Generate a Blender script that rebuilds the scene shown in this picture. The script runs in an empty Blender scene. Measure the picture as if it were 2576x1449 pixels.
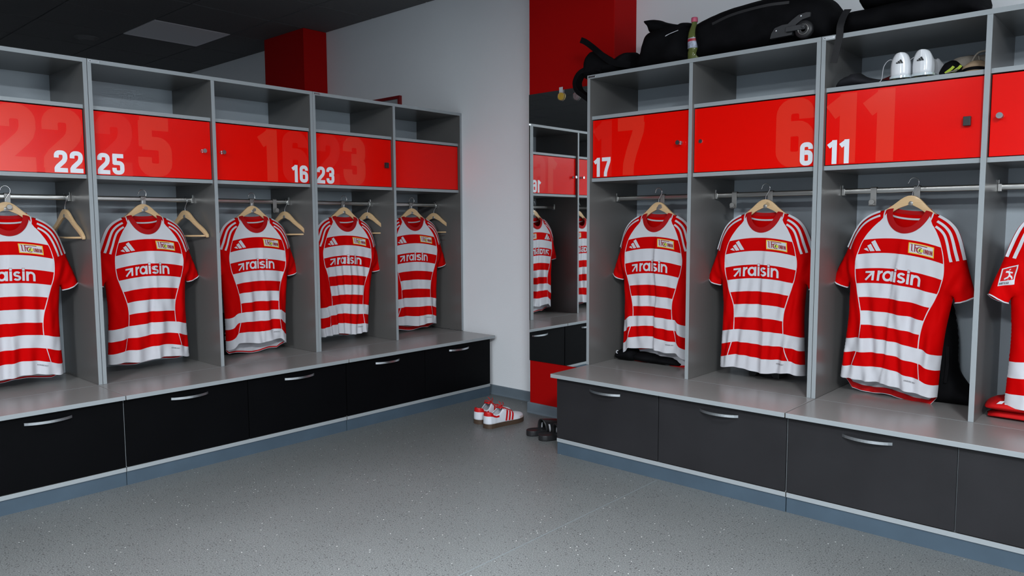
import bpy, bmesh, math, random
import numpy as np
from mathutils import Vector, Matrix
from mathutils.geometry import delaunay_2d_cdt
random.seed(7)
R = math.radians
scene = bpy.context.scene
COL = scene.collection

# ------------------------------------------------------------------ camera
cam_d = bpy.data.cameras.new('camera'); cam = bpy.data.objects.new('camera', cam_d); COL.objects.link(cam)
right_v = Vector((0.74275951, 0.66954508, -0.00420663))
up_v = Vector((-0.05385265, 0.06600139, 0.99636525))
fwd_v = Vector((-0.66738909, 0.73983323, -0.08507993))
m = Matrix.Identity(4)
for i in range(3):
    m[i][0] = right_v[i]; m[i][1] = up_v[i]; m[i][2] = -fwd_v[i]
m.translation = Vector((0, 0, 1.17))
cam.matrix_world = m
cam_d.sensor_fit = 'HORIZONTAL'; cam_d.sensor_width = 36.0
cam_d.lens = 1894.2 / 2576 * 36.0
cam_d.clip_start = 0.05
scene.camera = cam
# ------------------------------------------------------------------ world, exposure
wd = bpy.data.worlds.new('world'); scene.world = wd; wd.use_nodes = True
wd.node_tree.nodes['Background'].inputs[0].default_value = (0.02, 0.02, 0.022, 1)
wd.node_tree.nodes['Background'].inputs[1].default_value = 1.0
scene.view_settings.view_transform = 'Standard'
scene.view_settings.look = 'None'
scene.view_settings.gamma = 1.0
scene.view_settings.use_curve_mapping = False
scene.view_settings.exposure = 0.0
LAMP_STRENGTH = 12.0       # glow of the diffusers themselves
LAMP_COLOR = (0.90, 0.96, 1.0)
# ceiling grid cells given an assumed lit luminaire, out of view (column, row) and the watts of its louvred lamp
LIT_CELLS = [(5, 3), (9, 6), (9, 5), (7, 9), (4, 6)]
LAMP_WATTS = [30, 150, 130, 190, 30]
LAMP_SPREAD = [88, 180, 180, 180, 180]
PANE_GLOW = 10.0            # glow of the assumed window's frosted panes
PANE_COLOR = (0.86, 0.94, 1.0)

# ------------------------------------------------------------------ materials
def srgb(r, g, b):
    f = lambda c: (c / 255 / 12.92) if c / 255 <= 0.04045 else ((c / 255 + 0.055) / 1.055) ** 2.4
    return (f(r), f(g), f(b), 1)
MATS = {}
def mat(name, col, rough=0.5, metal=0.0, coat=0.0, spec=0.5, bump=None, vary=None, trans=0.0, ior=1.45, sheen=0.0, emit=None):
    if name in MATS: return MATS[name]
    mt = bpy.data.materials.new(name); mt.use_nodes = True
    nt = mt.node_tree; b = nt.nodes['Principled BSDF']
    b.inputs['Base Color'].default_value = col
    b.inputs['Roughness'].default_value = rough
    b.inputs['Metallic'].default_value = metal
    b.inputs['Coat Weight'].default_value = coat
    b.inputs['Coat Roughness'].default_value = 0.08
    b.inputs['Specular IOR Level'].default_value = spec
    b.inputs['Transmission Weight'].default_value = trans
    b.inputs['IOR'].default_value = ior
    b.inputs['Sheen Weight'].default_value = sheen
    if emit:
        b.inputs['Emission Color'].default_value = emit[0] + (1,)
        b.inputs['Emission Strength'].default_value = emit[1]
    tc = nt.nodes.new('ShaderNodeTexCoord')
    if vary:  # (scale, amount) gentle tone variation
        n = nt.nodes.new('ShaderNodeTexNoise'); n.inputs['Scale'].default_value = vary[0]; n.inputs['Detail'].default_value = 6
        nt.links.new(tc.outputs['Object'], n.inputs['Vector'])
        mr = nt.nodes.new('ShaderNodeMapRange')
        mr.inputs[1].default_value = 0.3; mr.inputs[2].default_value = 0.7
        mr.inputs[3].default_value = 1 - vary[1]; mr.inputs[4].default_value = 1 + vary[1]
        nt.links.new(n.outputs['Fac'], mr.inputs[0])
        mx = nt.nodes.new('ShaderNodeVectorMath'); mx.operation = 'SCALE'
        mx.inputs[0].default_value = col[:3]
        nt.links.new(mr.outputs[0], mx.inputs['Scale'])
        nt.links.new(mx.outputs[0], b.inputs['Base Color'])
    if bump:  # (scale, strength)
        n2 = nt.nodes.new('ShaderNodeTexNoise'); n2.inputs['Scale'].default_value = bump[0]; n2.inputs['Detail'].default_value = 3
        nt.links.new(tc.outputs['Object'], n2.inputs['Vector'])
        bp = nt.nodes.new('ShaderNodeBump'); bp.inputs['Strength'].default_value = bump[1]; bp.inputs['Distance'].default_value = 0.002
        nt.links.new(n2.outputs['Fac'], bp.inputs['Height'])
        nt.links.new(bp.outputs[0], b.inputs['Normal'])
    MATS[name] = mt
    return mt

M_WALL = mat('white_wall_paint', srgb(240, 243, 247), 0.75, bump=(160, 0.25), vary=(1.3, 0.02))
M_RED_WALL = mat('red_wall_paint', (0.40, 0.001, 0.001, 1), 0.7, spec=0.15, bump=(160, 0.15))
M_CEIL = mat('ceiling_tile', (0.13, 0.13, 0.135, 1), 0.9, bump=(300, 0.3), vary=(60, 0.06))
M_CEILGRID = mat('ceiling_grid_metal', (0.05, 0.05, 0.055, 1), 0.5)
M_BASE = mat('skirting_vinyl', srgb(104, 116, 126), 0.5, vary=(9, 0.05))
M_PLINTH = mat('plinth_vinyl', srgb(68, 84, 98), 0.5, vary=(9, 0.08))
M_LAM = mat('grey_laminate', (0.128, 0.124, 0.120, 1), 0.28, spec=0.75, bump=(900, 0.05), vary=(700, 0.06))
M_EDGE = mat('grey_edge_band', (0.315, 0.345, 0.365, 1), 0.4)
M_BENCH = mat('bench_laminate', (0.26, 0.252, 0.245, 1), 0.23, spec=0.85, bump=(900, 0.05), vary=(700, 0.06))
M_BACK = mat('cabinet_back_board', (0.45, 0.51, 0.56, 1), 0.4, vary=(700, 0.05))
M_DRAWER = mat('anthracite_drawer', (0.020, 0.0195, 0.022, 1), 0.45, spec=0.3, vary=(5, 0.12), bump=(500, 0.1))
M_DRAWER_SHADED = mat('shaded_drawer', (0.0022, 0.0023, 0.003, 1), 0.5, spec=0.08, vary=(5, 0.12), bump=(500, 0.1))  # left-row copy of the drawer material, its dimmer light put into the colour
M_WALL_GREY = mat('bounce_cut_wall', srgb(150, 154, 160), 0.8, bump=(160, 0.25))  # unseen walls, greyed to cut the light they bounce back
M_CHROME = mat('chrome', (0.75, 0.75, 0.76, 1), 0.12, 1.0)
M_STEEL = mat('brushed_steel', (0.50, 0.49, 0.47, 1), 0.28, 1.0)
M_ALU = mat('satin_aluminium', (0.62, 0.65, 0.68, 1), 0.32, 1.0)
M_STRAPHOOK = mat('grey_steel_hook', (0.33, 0.32, 0.31, 1), 0.38, 0.6)
M_DOOR = mat('red_door_film', (0.84, 0.003, 0.0005, 1), 0.22, spec=0.22)
M_GHOST = mat('pale_red_print', (0.84, 0.014, 0.008, 1), 0.22, spec=0.3)
M_GHOST2 = mat('paler_red_print', (0.84, 0.030, 0.014, 1), 0.22, spec=0.3)
M_NUMBER = mat('white_vinyl', (0.80, 0.82, 0.88, 1), 0.3)
M_WOOD = None
M_BLACKFAB = mat('black_nylon', (0.0045, 0.0045, 0.0055, 1), 0.8, spec=0.10, bump=(700, 0.4), vary=(12, 0.35))
M_BLACKPL = mat('black_plastic', (0.018, 0.018, 0.02, 1), 0.4, vary=(30, 0.1))
M_DKGREYPL = mat('dark_grey_plastic', (0.035, 0.036, 0.04, 1), 0.38, vary=(30, 0.1))
M_WHITEPRINT = mat('white_print', (0.60, 0.605, 0.65, 1), 0.6, spec=0.1)
M_REDPRINT = mat('dark_red_print', (0.28, 0.006, 0.012, 1), 0.55)
M_YELLOW = mat('yellow_print', (0.80, 0.48, 0.03, 1), 0.5)
M_LIME = mat('lime_print', (0.62, 0.66, 0.05, 1), 0.5)
M_BLACKPRINT = mat('black_print', (0.012, 0.012, 0.015, 1), 0.5)
M_MIRROR = mat('mirror_glass', (0.86, 0.88, 0.88, 1), 0.015, 1.0)

def wood_mat():
    mt = mat('beech_wood', (0.60, 0.36, 0.15, 1), 0.42, coat=0.2)
    nt = mt.node_tree; b = nt.nodes['Principled BSDF']
    tc = nt.nodes.new('ShaderNodeTexCoord'); mp = nt.nodes.new('ShaderNodeMapping'); mp.inputs['Scale'].default_value = (6, 60, 60)
    n = nt.nodes.new('ShaderNodeTexNoise'); n.inputs['Scale'].default_value = 3; n.inputs['Detail'].default_value = 5
    cr = nt.nodes.new('ShaderNodeValToRGB')
    cr.color_ramp.elements[0].color = (0.66, 0.435, 0.225, 1); cr.color_ramp.elements[1].color = (0.74, 0.51, 0.285, 1)
    cr.color_ramp.elements[0].position = 0.3; cr.color_ramp.elements[1].position = 0.7
    nt.links.new(tc.outputs['Object'], mp.inputs[0]); nt.links.new(mp.outputs[0], n.inputs['Vector'])
    nt.links.new(n.outputs['Fac'], cr.inputs[0]); nt.links.new(cr.outputs[0], b.inputs['Base Color'])
    return mt
M_WOOD = wood_mat()

def floor_mat():
    mt = bpy.data.materials.new('speckled_vinyl_floor'); mt.use_nodes = True
    nt = mt.node_tree; b = nt.nodes['Principled BSDF']; L = nt.links.new
    tc = nt.nodes.new('ShaderNodeTexCoord')
    def noise(scale, detail=2):
        n = nt.nodes.new('ShaderNodeTexNoise'); n.inputs['Scale'].default_value = scale; n.inputs['Detail'].default_value = detail
        L(tc.outputs['Object'], n.inputs['Vector']); return n.outputs['Fac']
    def ramp(fac, stops, interp='LINEAR'):
        c = nt.nodes.new('ShaderNodeValToRGB'); c.color_ramp.interpolation = interp
        e = c.color_ramp.elements
        e[0].position, e[0].color = stops[0][0], stops[0][1]
        e[1].position, e[1].color = stops[1][0], stops[1][1]
        for p, cc in stops[2:]:
            k = e.new(p); k.color = cc
        L(fac, c.inputs[0]); return c.outputs[0]
    g = lambda v, t=1.0: (v * 0.94, v, v * 1.0 * t, 1)
    base = ramp(noise(230, 3), [(0.30, g(0.070)), (0.45, g(0.142)), (0.62, g(0.188)), (0.75, g(0.27))])
    big = ramp(noise(1.6, 5), [(0.3, (0.92, 0.92, 0.92, 1)), (0.7, (1.06, 1.06, 1.06, 1))])
    mul = nt.nodes.new('ShaderNodeMix'); mul.data_type = 'RGBA'; mul.blend_type = 'MULTIPLY'; mul.inputs[0].default_value = 1
    L(base, mul.inputs[6]); L(big, mul.inputs[7])
    def flecks(scale, size, col, prev, keep):
        v = nt.nodes.new('ShaderNodeTexVoronoi'); v.inputs['Scale'].default_value = scale
        L(tc.outputs['Object'], v.inputs['Vector'])
        lt = nt.nodes.new('ShaderNodeMath'); lt.operation = 'LESS_THAN'; lt.inputs[1].default_value = size
        L(v.outputs['Distance'], lt.inputs[0])
        sx = nt.nodes.new('ShaderNodeSeparateColor'); L(v.outputs['Color'], sx.inputs[0])
        l2 = nt.nodes.new('ShaderNodeMath'); l2.operation = 'LESS_THAN'; l2.inputs[1].default_value = keep
        L(sx.outputs[0], l2.inputs[0])
        mm = nt.nodes.new('ShaderNodeMath'); mm.operation = 'MULTIPLY'; L(lt.outputs[0], mm.inputs[0]); L(l2.outputs[0], mm.inputs[1])
        mx = nt.nodes.new('ShaderNodeMix'); mx.data_type = 'RGBA'
        L(mm.outputs[0], mx.inputs[0]); L(prev, mx.inputs[6]); mx.inputs[7].default_value = col
        return mx.outputs[2]
    c = flecks(95, 0.26, (0.055, 0.055, 0.058, 1), mul.outputs[2], 0.35)
    c = flecks(70, 0.17, (0.62, 0.63, 0.62, 1), c, 0.06)
    c = flecks(9, 0.035, (0.02, 0.02, 0.02, 1), c, 0.25)
    L(c, b.inputs['Base Color'])
    b.inputs['Roughness'].default_value = 0.42
    bp = nt.nodes.new('ShaderNodeBump'); bp.inputs['Strength'].default_value = 0.25; bp.inputs['Distance'].default_value = 0.001
    L(noise(320, 2), bp.inputs['Height']); L(bp.outputs[0], b.inputs['Normal'])
    return mt
M_FLOOR = floor_mat()

# shirt cloth: bands printed along the garment's own coordinates (uv in metres)
SHIRT_L = 0.75
BANDS = [0.115, 0.178, 0.243, 0.306, 0.368, 0.430, 0.494, 0.556, 0.619, 0.684]  # white->red->white ... borders
PIPE = [(0.0, 0.080), (0.035, 0.098), (0.07, 0.126), (0.11, 0.150), (0.16, 0.167), (0.21, 0.174), (0.27, 0.169), (0.33, 0.153),
        (0.40, 0.135), (0.47, 0.122), (0.54, 0.120), (0.60, 0.126), (0.66, 0.139), (0.71, 0.153), (0.75, 0.164)]
def shirt_mat(name, back=False):
    mt = bpy.data.materials.new(name); mt.use_nodes = True
    nt = mt.node_tree; b = nt.nodes['Principled BSDF']; L = nt.links.new
    RED = (0.57, 0.0003, 0.0008, 1); WHITE = (0.62, 0.622, 0.665, 1)
    uv = nt.nodes.new('ShaderNodeUVMap'); uv.uv_map = 'garment'
    sp = nt.nodes.new('ShaderNodeSeparateXYZ'); L(uv.outputs[0], sp.inputs[0])
    def math_(op, a, bb=None):
        n = nt.nodes.new('ShaderNodeMath'); n.operation = op
        for i, s in enumerate((a, bb)):
            if s is None: continue
            if isinstance(s, (int, float)): n.inputs[i].default_value = s
            else: L(s, n.inputs[i])
        return n.outputs[0]
    v = math_('DIVIDE', sp.outputs[1], SHIRT_L)
    u = math_('ABSOLUTE', sp.outputs[0])
    cr = nt.nodes.new('ShaderNodeValToRGB'); cr.color_ramp.interpolation = 'CONSTANT'
    e = cr.color_ramp.elements
    first = (0, 0, 0, 1) if back else (1, 1, 1, 1)
    e[0].position = 0; e[0].color = first
    e[1].position = BANDS[0] / SHIRT_L; e[1].color = (0, 0, 0, 1)
    for i, p in enumerate(BANDS[1:]):
        k = e.new(p / SHIRT_L); k.color = (1, 1, 1, 1) if i % 2 == 0 else (0, 0, 0, 1)
    L(v, cr.inputs[0])
    fc = nt.nodes.new('ShaderNodeFloatCurve'); cv = fc.mapping.curves[0]
    pts = [(a / SHIRT_L, x / 0.25) for a, x in PIPE]
    cv.points[0].location = pts[0]; cv.points[1].location = pts[-1]
    for p in pts[1:-1]: cv.points.new(*p)
    fc.mapping.update()
    L(v, fc.inputs['Value'])
    bx = math_('MULTIPLY', fc.outputs[0], 0.25)
    diff = math_('SUBTRACT', u, bx)
    inside = math_('LESS_THAN', diff, 0.0)
    low = math_('GREATER_THAN', sp.outputs[1], BANDS[7])
    reg = math_('MAXIMUM', inside, low)
    wh = math_('MULTIPLY', cr.outputs[0], reg)
    pipe = math_('LESS_THAN', math_('ABSOLUTE', diff), 0.0017)
    ok = math_('GREATER_THAN', sp.outputs[1], 0.045)
    pipe = math_('MULTIPLY', pipe, ok)
    if not back: wh = math_('MAXIMUM', wh, pipe)
    mx = nt.nodes.new('ShaderNodeMix'); mx.data_type = 'RGBA'
    L(wh, mx.inputs[0]); mx.inputs[6].default_value = RED; mx.inputs[7].default_value = WHITE
    L(mx.outputs[2], b.inputs['Base Color'])
    b.inputs['Roughness'].default_value = 0.75; b.inputs['Specular IOR Level'].default_value = 0.05
    n = nt.nodes.new('ShaderNodeTexNoise'); n.inputs['Scale'].default_value = 500
    L(uv.outputs[0], n.inputs['Vector'])
    bp = nt.nodes.new('ShaderNodeBump'); bp.inputs['Strength'].default_value = 0.12; bp.inputs['Distance'].default_value = 0.001
    L(n.outputs['Fac'], bp.inputs['Height']); L(bp.outputs[0], b.inputs['Normal'])
    return mt
M_SHIRT = shirt_mat('shirt_front_cloth'); M_SHIRTB = shirt_mat('shirt_back_cloth', True)
M_SHIRTRED = mat('shirt_red_cloth', (0.54, 0.0025, 0.004, 1), 0.75, spec=0.3, bump=(600, 0.2))
M_COLLAR = mat('shirt_collar_rib', (0.40, 0.002, 0.004, 1), 0.8, spec=0.3, bump=(900, 0.3))

# ------------------------------------------------------------------ mesh helpers
class MB:
    def __init__(s): s.v = []; s.f = []; s.mi = []; s.uv = {}
    def add(s, vs, fs, mi=0):
        o = len(s.v); s.v += [tuple(p) for p in vs]
        for f in fs: s.f.append(tuple(i + o for i in f)); s.mi.append(mi)
        return o
    def box(s, x0, x1, y0, y1, z0, z1, mi=0):
        s.add([(x0, y0, z0), (x1, y0, z0), (x1, y1, z0), (x0, y1, z0), (x0, y0, z1), (x1, y0, z1), (x1, y1, z1), (x0, y1, z1)],
              [(0, 3, 2, 1), (4, 5, 6, 7), (0, 1, 5, 4), (1, 2, 6, 5), (2, 3, 7, 6), (3, 0, 4, 7)], mi)
    def board(s, x0, x1, y0, y1, z0, z1, front=1, mi=0):
        # a laminate board whose front (-y) edge carries the edge band
        s.box(x0, x1, y0, y1, z0, z1, mi); s.mi[-4] = front
    def tube(s, path, r, n=10, mi=0, cap=True, closed=False, sq=1.0):
        path = [Vector(p) for p in path]; N = len(path); rings = []
        prev = None
        for i, p in enumerate(path):
            a = path[(i - 1) % N] if (i > 0 or closed) else p; c = path[(i + 1) % N] if (i < N - 1 or closed) else p
            t = (c - a).normalized()
            if prev is None:
                up = Vector((0, 0, 1)) if abs(t.z) < 0.9 else Vector((1, 0, 0))
                nn = t.cross(up).normalized()
            else:
                nn = (prev - t * prev.dot(t)).normalized()
            prev = nn; bb = t.cross(nn)
            rr = r[i] if isinstance(r, (list, tuple)) else r
            rings.append([p + nn * math.cos(2 * math.pi * k / n) * rr + bb * math.sin(2 * math.pi * k / n) * rr * sq for k in range(n)])
        o = len(s.v)
        for rg in rings: s.v += [tuple(q) for q in rg]
        for i in range(N if closed else N - 1):
            j = (i + 1) % N
            for k in range(n):
                s.f.append((o + i * n + k, o + i * n + (k + 1) % n, o + j * n + (k + 1) % n, o + j * n + k)); s.mi.append(mi)
        if cap and not closed:
            s.f.append(tuple(o + k for k in range(n))[::-1]); s.mi.append(mi)
            s.f.append(tuple(o + (N - 1) * n + k for k in range(n))); s.mi.append(mi)
    def lathe(s, prof, n=24, mi=0, axis='z', c=(0, 0, 0)):
        o = len(s.v); P = len(prof)
        for r, h in prof:
            for k in range(n):
                a = 2 * math.pi * k / n; x, y = r * math.cos(a), r * math.sin(a)
                q = (x, y, h) if axis == 'z' else ((x, h, y) if axis == 'y' else (h, x, y))
                s.v.append((q[0] + c[0], q[1] + c[1], q[2] + c[2]))
        for i in range(P - 1):
            for k in range(n):
                f = (o + i * n + k, o + i * n + (k + 1) % n, o + (i + 1) * n + (k + 1) % n, o + (i + 1) * n + k)
                s.f.append(f if axis == 'z' else f[::-1]); s.mi.append(mi)
    def ribbon(s, path, w, nrm, th=0.002, mi=0, wdir=None):
        # flat strap of width w and thickness th along a path
        path = [Vector(p) for p in path]; N = len(path); o = len(s.v)
        for i, p in enumerate(path):
            t = (path[min(i + 1, N - 1)] - path[max(i - 1, 0)]).normalized()
            wd_ = Vector(wdir).normalized() if wdir else t.cross(Vector(nrm)).normalized()
            nn = wd_.cross(t).normalized()
            for a, bq in ((-1, -1), (1, -1), (1, 1), (-1, 1)): s.v.append(tuple(p + wd_ * a * w / 2 + nn * bq * th / 2))
        for i in range(N - 1):
            for k in range(4):
                s.f.append((o + i * 4 + k, o + i * 4 + (k + 1) % 4, o + (i + 1) * 4 + (k + 1) % 4, o + (i + 1) * 4 + k)); s.mi.append(mi)
        s.f.append((o, o + 1, o + 2, o + 3)); s.mi.append(mi); e_ = o + (N - 1) * 4
        s.f.append((e_ + 3, e_ + 2, e_ + 1, e_)); s.mi.append(mi)
    def build(s, name, mats, parent=None, smooth=False, bevel=0.0, angle=None, uvs=None):
        me = bpy.data.meshes.new(name); me.from_pydata(s.v, [], s.f)
        mats = mats if isinstance(mats, (list, tuple)) else [mats]
        for q in mats: me.materials.append(q)
        if len(mats) > 1: me.polygons.foreach_set('material_index', s.mi)
        if smooth: me.polygons.foreach_set('use_smooth', [True] * len(me.polygons))
        if uvs is not None:
            ul = me.uv_layers.new(name='garment')
            for lp in me.loops: ul.data[lp.index].uv = uvs[lp.vertex_index]
        me.update()
        o = bpy.data.objects.new(name, me); COL.objects.link(o)
        if parent: o.parent = parent
        if bevel:
            bm_ = o.modifiers.new('bevel', 'BEVEL'); bm_.width = bevel; bm_.segments = 2; bm_.limit_method = 'ANGLE'
        if angle:
            me.polygons.foreach_set('use_smooth', [True] * len(me.polygons))
            bm2 = bmesh.new(); bm2.from_mesh(me)
            for ed in bm2.edges:
                if len(ed.link_faces) == 2 and ed.calc_face_angle(0) > R(angle): ed.smooth = False
            bm2.to_mesh(me); bm2.free()
        return o
def fix_normals(o):
    b = bmesh.new(); b.from_mesh(o.data); bmesh.ops.recalc_face_normals(b, faces=b.faces); b.to_mesh(o.data); b.free()
def tag(o, label=None, cat=None, group=None, kind=None):
    if label: o['label'] = label
    if cat: o['category'] = cat
    if group: o['group'] = group
    if kind: o['kind'] = kind
    return o
def empty(name, loc=(0, 0, 0), rot=(0, 0, 0)):
    o = bpy.data.objects.new(name, None); COL.objects.link(o); o.location = loc; o.rotation_euler = rot
    o.empty_display_size = 0.05
    return o
def struct(o): o['kind'] = 'structure'; return o
def place(o, row, u, d, z, yaw=0.0, roll=0.0, pitch=0.0):
    # row frames: u along the row to the viewer's right, d into the cabinet
    base = Matrix.Rotation(R(90) if row == 'L' else 0, 4, 'Z')
    loc = Vector((XL - d, u, z)) if row == 'L' else Vector((u, YR + d, z))
    o.matrix_world = Matrix.Translation(loc) @ base @ Matrix.Rotation(R(yaw), 4, 'Z') @ Matrix.Rotation(R(pitch), 4, 'X') @ Matrix.Rotation(R(roll), 4, 'Y')

# ------------------------------------------------------------------ stroke lettering
def arc(cx, cy, rx, ry, a0, a1, n=10):
    return [(cx + rx * math.cos(R(a0 + (a1 - a0) * i / n)), cy + ry * math.sin(R(a0 + (a1 - a0) * i / n))) for i in range(n + 1)]
GLYPH = {  # strokes on a unit-height body: (width, [polylines], stroke)
    '1': (0.40, [[(0.27, 0), (0.27, 1)], [(0.25, 0.90), (0.02, 0.74)]], 0.2),
    '2': (0.56, [[(0.10, 0.66), (0.10, 0.76)] + arc(0.24, 0.76, 0.14, 0.14, 180, 90, 5) + arc(0.32, 0.76, 0.14, 0.14, 90, 0, 5) +
                 [(0.46, 0.66), (0.43, 0.56), (0.38, 0.49), (0.16, 0.27), (0.11, 0.19), (0.10, 0.05)], [(0.0, 0.095), (0.56, 0.095)]], 0.2),
    '3': (0.56, [[(0.10, 0.70), (0.10, 0.76)] + arc(0.24, 0.76, 0.14, 0.14, 180, 90, 5) + arc(0.32, 0.76, 0.14, 0.14, 90, 0, 5) + [(0.46, 0.66)] +
                 arc(0.34, 0.64, 0.12, 0.10, 0, -90, 5) + [(0.2, 0.54)],
                 [(0.2, 0.52)] + arc(0.33, 0.40, 0.13, 0.12, 90, 0, 5) + [(0.46, 0.24)] + arc(0.32, 0.24, 0.14, 0.14, 0, -90, 5) + arc(0.24, 0.24, 0.14, 0.14, -90, -180, 5) + [(0.10, 0.32)]], 0.2),
    '5': (0.56, [[(0.53, 0.9), (0.03, 0.9)], [(0.12, 0.94), (0.12, 0.5)], [(0.06, 0.56), (0.32, 0.56)] + arc(0.32, 0.42, 0.14, 0.14, 90, 0, 5) + [(0.46, 0.24)] +
                 arc(0.32, 0.24, 0.14, 0.14, 0, -90, 5) + arc(0.24, 0.24, 0.14, 0.14, -90, -180, 5) + [(0.10, 0.32)]], 0.2),
    '6': (0.56, [[(0.46, 0.70), (0.46, 0.76)] + arc(0.32, 0.76, 0.14, 0.14, 0, 90, 5) + arc(0.24, 0.76, 0.14, 0.14, 90, 180, 5) + [(0.10, 0.24)] +
                 arc(0.24, 0.24, 0.14, 0.14, 180, 270, 5) + arc(0.32, 0.24, 0.14, 0.14, 270, 360, 5) + [(0.46, 0.42)] + arc(0.32, 0.42, 0.14, 0.14, 0, 90, 5) + [(0.205, 0.56)]], 0.2),
    '7': (0.56, [[(0.0, 0.9), (0.555, 0.9)], [(0.46, 0.92), (0.44, 0.76), (0.30, 0.40), (0.24, 0.2), (0.23, 0)]], 0.2),
    # lower case of the chest print (x-height 1)
    'r': (0.50, [[(0.11, 0), (0.11, 1.0)], [(0.11, 0.55)] + arc(0.47, 0.50, 0.36, 0.39, 165, 88, 7)], 0.225),
    'a': (0.94, [arc(0.44, 0.5, 0.345, 0.395, 0, 360, 28), [(0.83, 0), (0.83, 1.0)]], 0.225),
    'i': (0.23, [[(0.115, 0), (0.115, 1.0)], [(0.115, 1.07), (0.115, 1.33)]], 0.225),
    's': (0.70, [arc(0.34, 0.70, 0.245, 0.19, 25, 90, 5) + arc(0.34, 0.70, 0.235, 0.19, 100, 235, 8) + [(0.34, 0.515), (0.45, 0.475)] + arc(0.36, 0.30, 0.245, 0.19, 40, -90, 9) + arc(0.34, 0.30, 0.26, 0.19, -95, -158, 5)], 0.215),
    'n': (0.84, [[(0.11, 0), (0.11, 1.0)], [(0.11, 0.52)] + arc(0.42, 0.56, 0.31, 0.335, 175, 0, 12) + [(0.73, 0)]], 0.225),
    # condensed capitals
    'U': (0.46, [[(0.07, 1), (0.07, 0.22)] + arc(0.23, 0.22, 0.16, 0.15, 180, 360, 8) + [(0.39, 1)]], 0.13),
    'N': (0.48, [[(0.07, 0), (0.07, 1)], [(0.08, 0.95), (0.40, 0.05)], [(0.41, 0), (0.41, 1)]], 0.13),
    'I': (0.14, [[(0.07, 0), (0.07, 1)]], 0.13),
    'O': (0.46, [[(0.07, 0.3), (0.07, 0.72)] + arc(0.23, 0.78, 0.16, 0.15, 180, 0, 8) + [(0.39, 0.24)] + arc(0.23, 0.22, 0.16, 0.15, 0, -180, 8) + [(0.07, 0.3)]], 0.13),
    'A': (0.6, [[(0.05, 0), (0.30, 1)], [(0.30, 1), (0.55, 0)], [(0.14, 0.32), (0.46, 0.32)]], 0.14),
    'E': (0.5, [[(0.07, 0), (0.07, 1)], [(0.07, 0.93), (0.46, 0.93)], [(0.07, 0.5), (0.4, 0.5)], [(0.07, 0.07), (0.46, 0.07)]], 0.14),
    'R': (0.52, [[(0.07, 0), (0.07, 1)], [(0.07, 0.93), (0.3, 0.93)] + arc(0.3, 0.71, 0.14, 0.22, 90, -90, 6) + [(0.07, 0.49)], [(0.26, 0.49), (0.46, 0)]], 0.14),
    'D': (0.52, [[(0.07, 0), (0.07, 1)], [(0.07, 0.93), (0.22, 0.93)] + arc(0.22, 0.5, 0.22, 0.43, 90, -90, 8) + [(0.07, 0.07)]], 0.14),
    'Y': (0.56, [[(0.05, 1), (0.28, 0.48)], [(0.51, 1), (0.28, 0.48)], [(0.28, 0.5), (0.28, 0)]], 0.14),
    'B': (0.52, [[(0.07, 0), (0.07, 1)], [(0.07, 0.93), (0.28, 0.93)] + arc(0.28, 0.72, 0.14, 0.21, 90, -90, 6) + [(0.07, 0.51)], [(0.28, 0.51)] + arc(0.28, 0.28, 0.16, 0.22, 90, -90, 6) + [(0.07, 0.07)]], 0.16),
    'S': (0.5, [arc(0.25, 0.72, 0.17, 0.2, 20, 235, 9) + arc(0.25, 0.27, 0.17, 0.2, 60, -160, 9)], 0.14),
    'L': (0.46, [[(0.07, 1), (0.07, 0.07), (0.44, 0.07)]], 0.14),
    'G': (0.54, [arc(0.28, 0.5, 0.2, 0.43, 50, 340, 14) + [(0.48, 0.45), (0.3, 0.45)]], 0.14),
}
def densify(pl, step):
    out = [pl[0]]
    for a, b in zip(pl[:-1], pl[1:]):
        d = math.hypot(b[0] - a[0], b[1] - a[1]); n = max(1, int(math.ceil(d / step)))
        for i in range(1, n + 1): out.append((a[0] + (b[0] - a[0]) * i / n, a[1] + (b[1] - a[1]) * i / n))
    return out
def stroke_cells(pl, w, step=None, across=2):
    """quads of a stroked polyline in 2D -> (verts, faces)"""
    q = [pl[0]]
    for p in pl[1:]:
        if math.hypot(p[0] - q[-1][0], p[1] - q[-1][1]) > 1e-6: q.append(p)
    pl = densify(q, step) if step else q
    N = len(pl); vs = []; fs = []
    for i in range(N):
        def dirn(a, b):
            d = (b[0] - a[0], b[1] - a[1]); l = math.hypot(*d) or 1; return (d[0] / l, d[1] / l)
        d1 = dirn(pl[i - 1], pl[i]) if i > 0 else dirn(pl[0], pl[1])
        d2 = dirn(pl[i], pl[i + 1]) if i < N - 1 else d1
        t = (d1[0] + d2[0], d1[1] + d2[1]); l = math.hypot(*t)
        t = (t[0] / l, t[1] / l) if l > 1e-6 else d1
        c = max(0.5, t[0] * d1[0] + t[1] * d1[1]); nx, ny = -t[1] / c, t[0] / c
        for k in range(across + 1):
            s_ = (k / across - 0.5) * w
            vs.append((pl[i][0] + nx * s_, pl[i][1] + ny * s_))
    for i in range(N - 1):
        for k in range(across):
            a = i * (across + 1) + k
            fs.append((a, a + across + 1, a + across + 2, a + 1))
    return vs, fs
def text_cells(txt, x, y, h, sx=1.0, gap=0.1, bold=1.0, step=None, extra=0.0):
    """stroked text with baseline-left at (x,y) -> list of (verts, faces); also end x"""
    out = []
    for ch in txt:
        if ch == ' ': x += 0.4 * h * sx; continue
        w, strokes, sw = GLYPH[ch]
        for st in strokes:
            pl = [(x + p[0] * h * sx, y + p[1] * h) for p in st]
            out.append(stroke_cells(pl, sw * h * bold + extra, step))
        x += (w + gap) * h * sx
    return out, x
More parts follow.
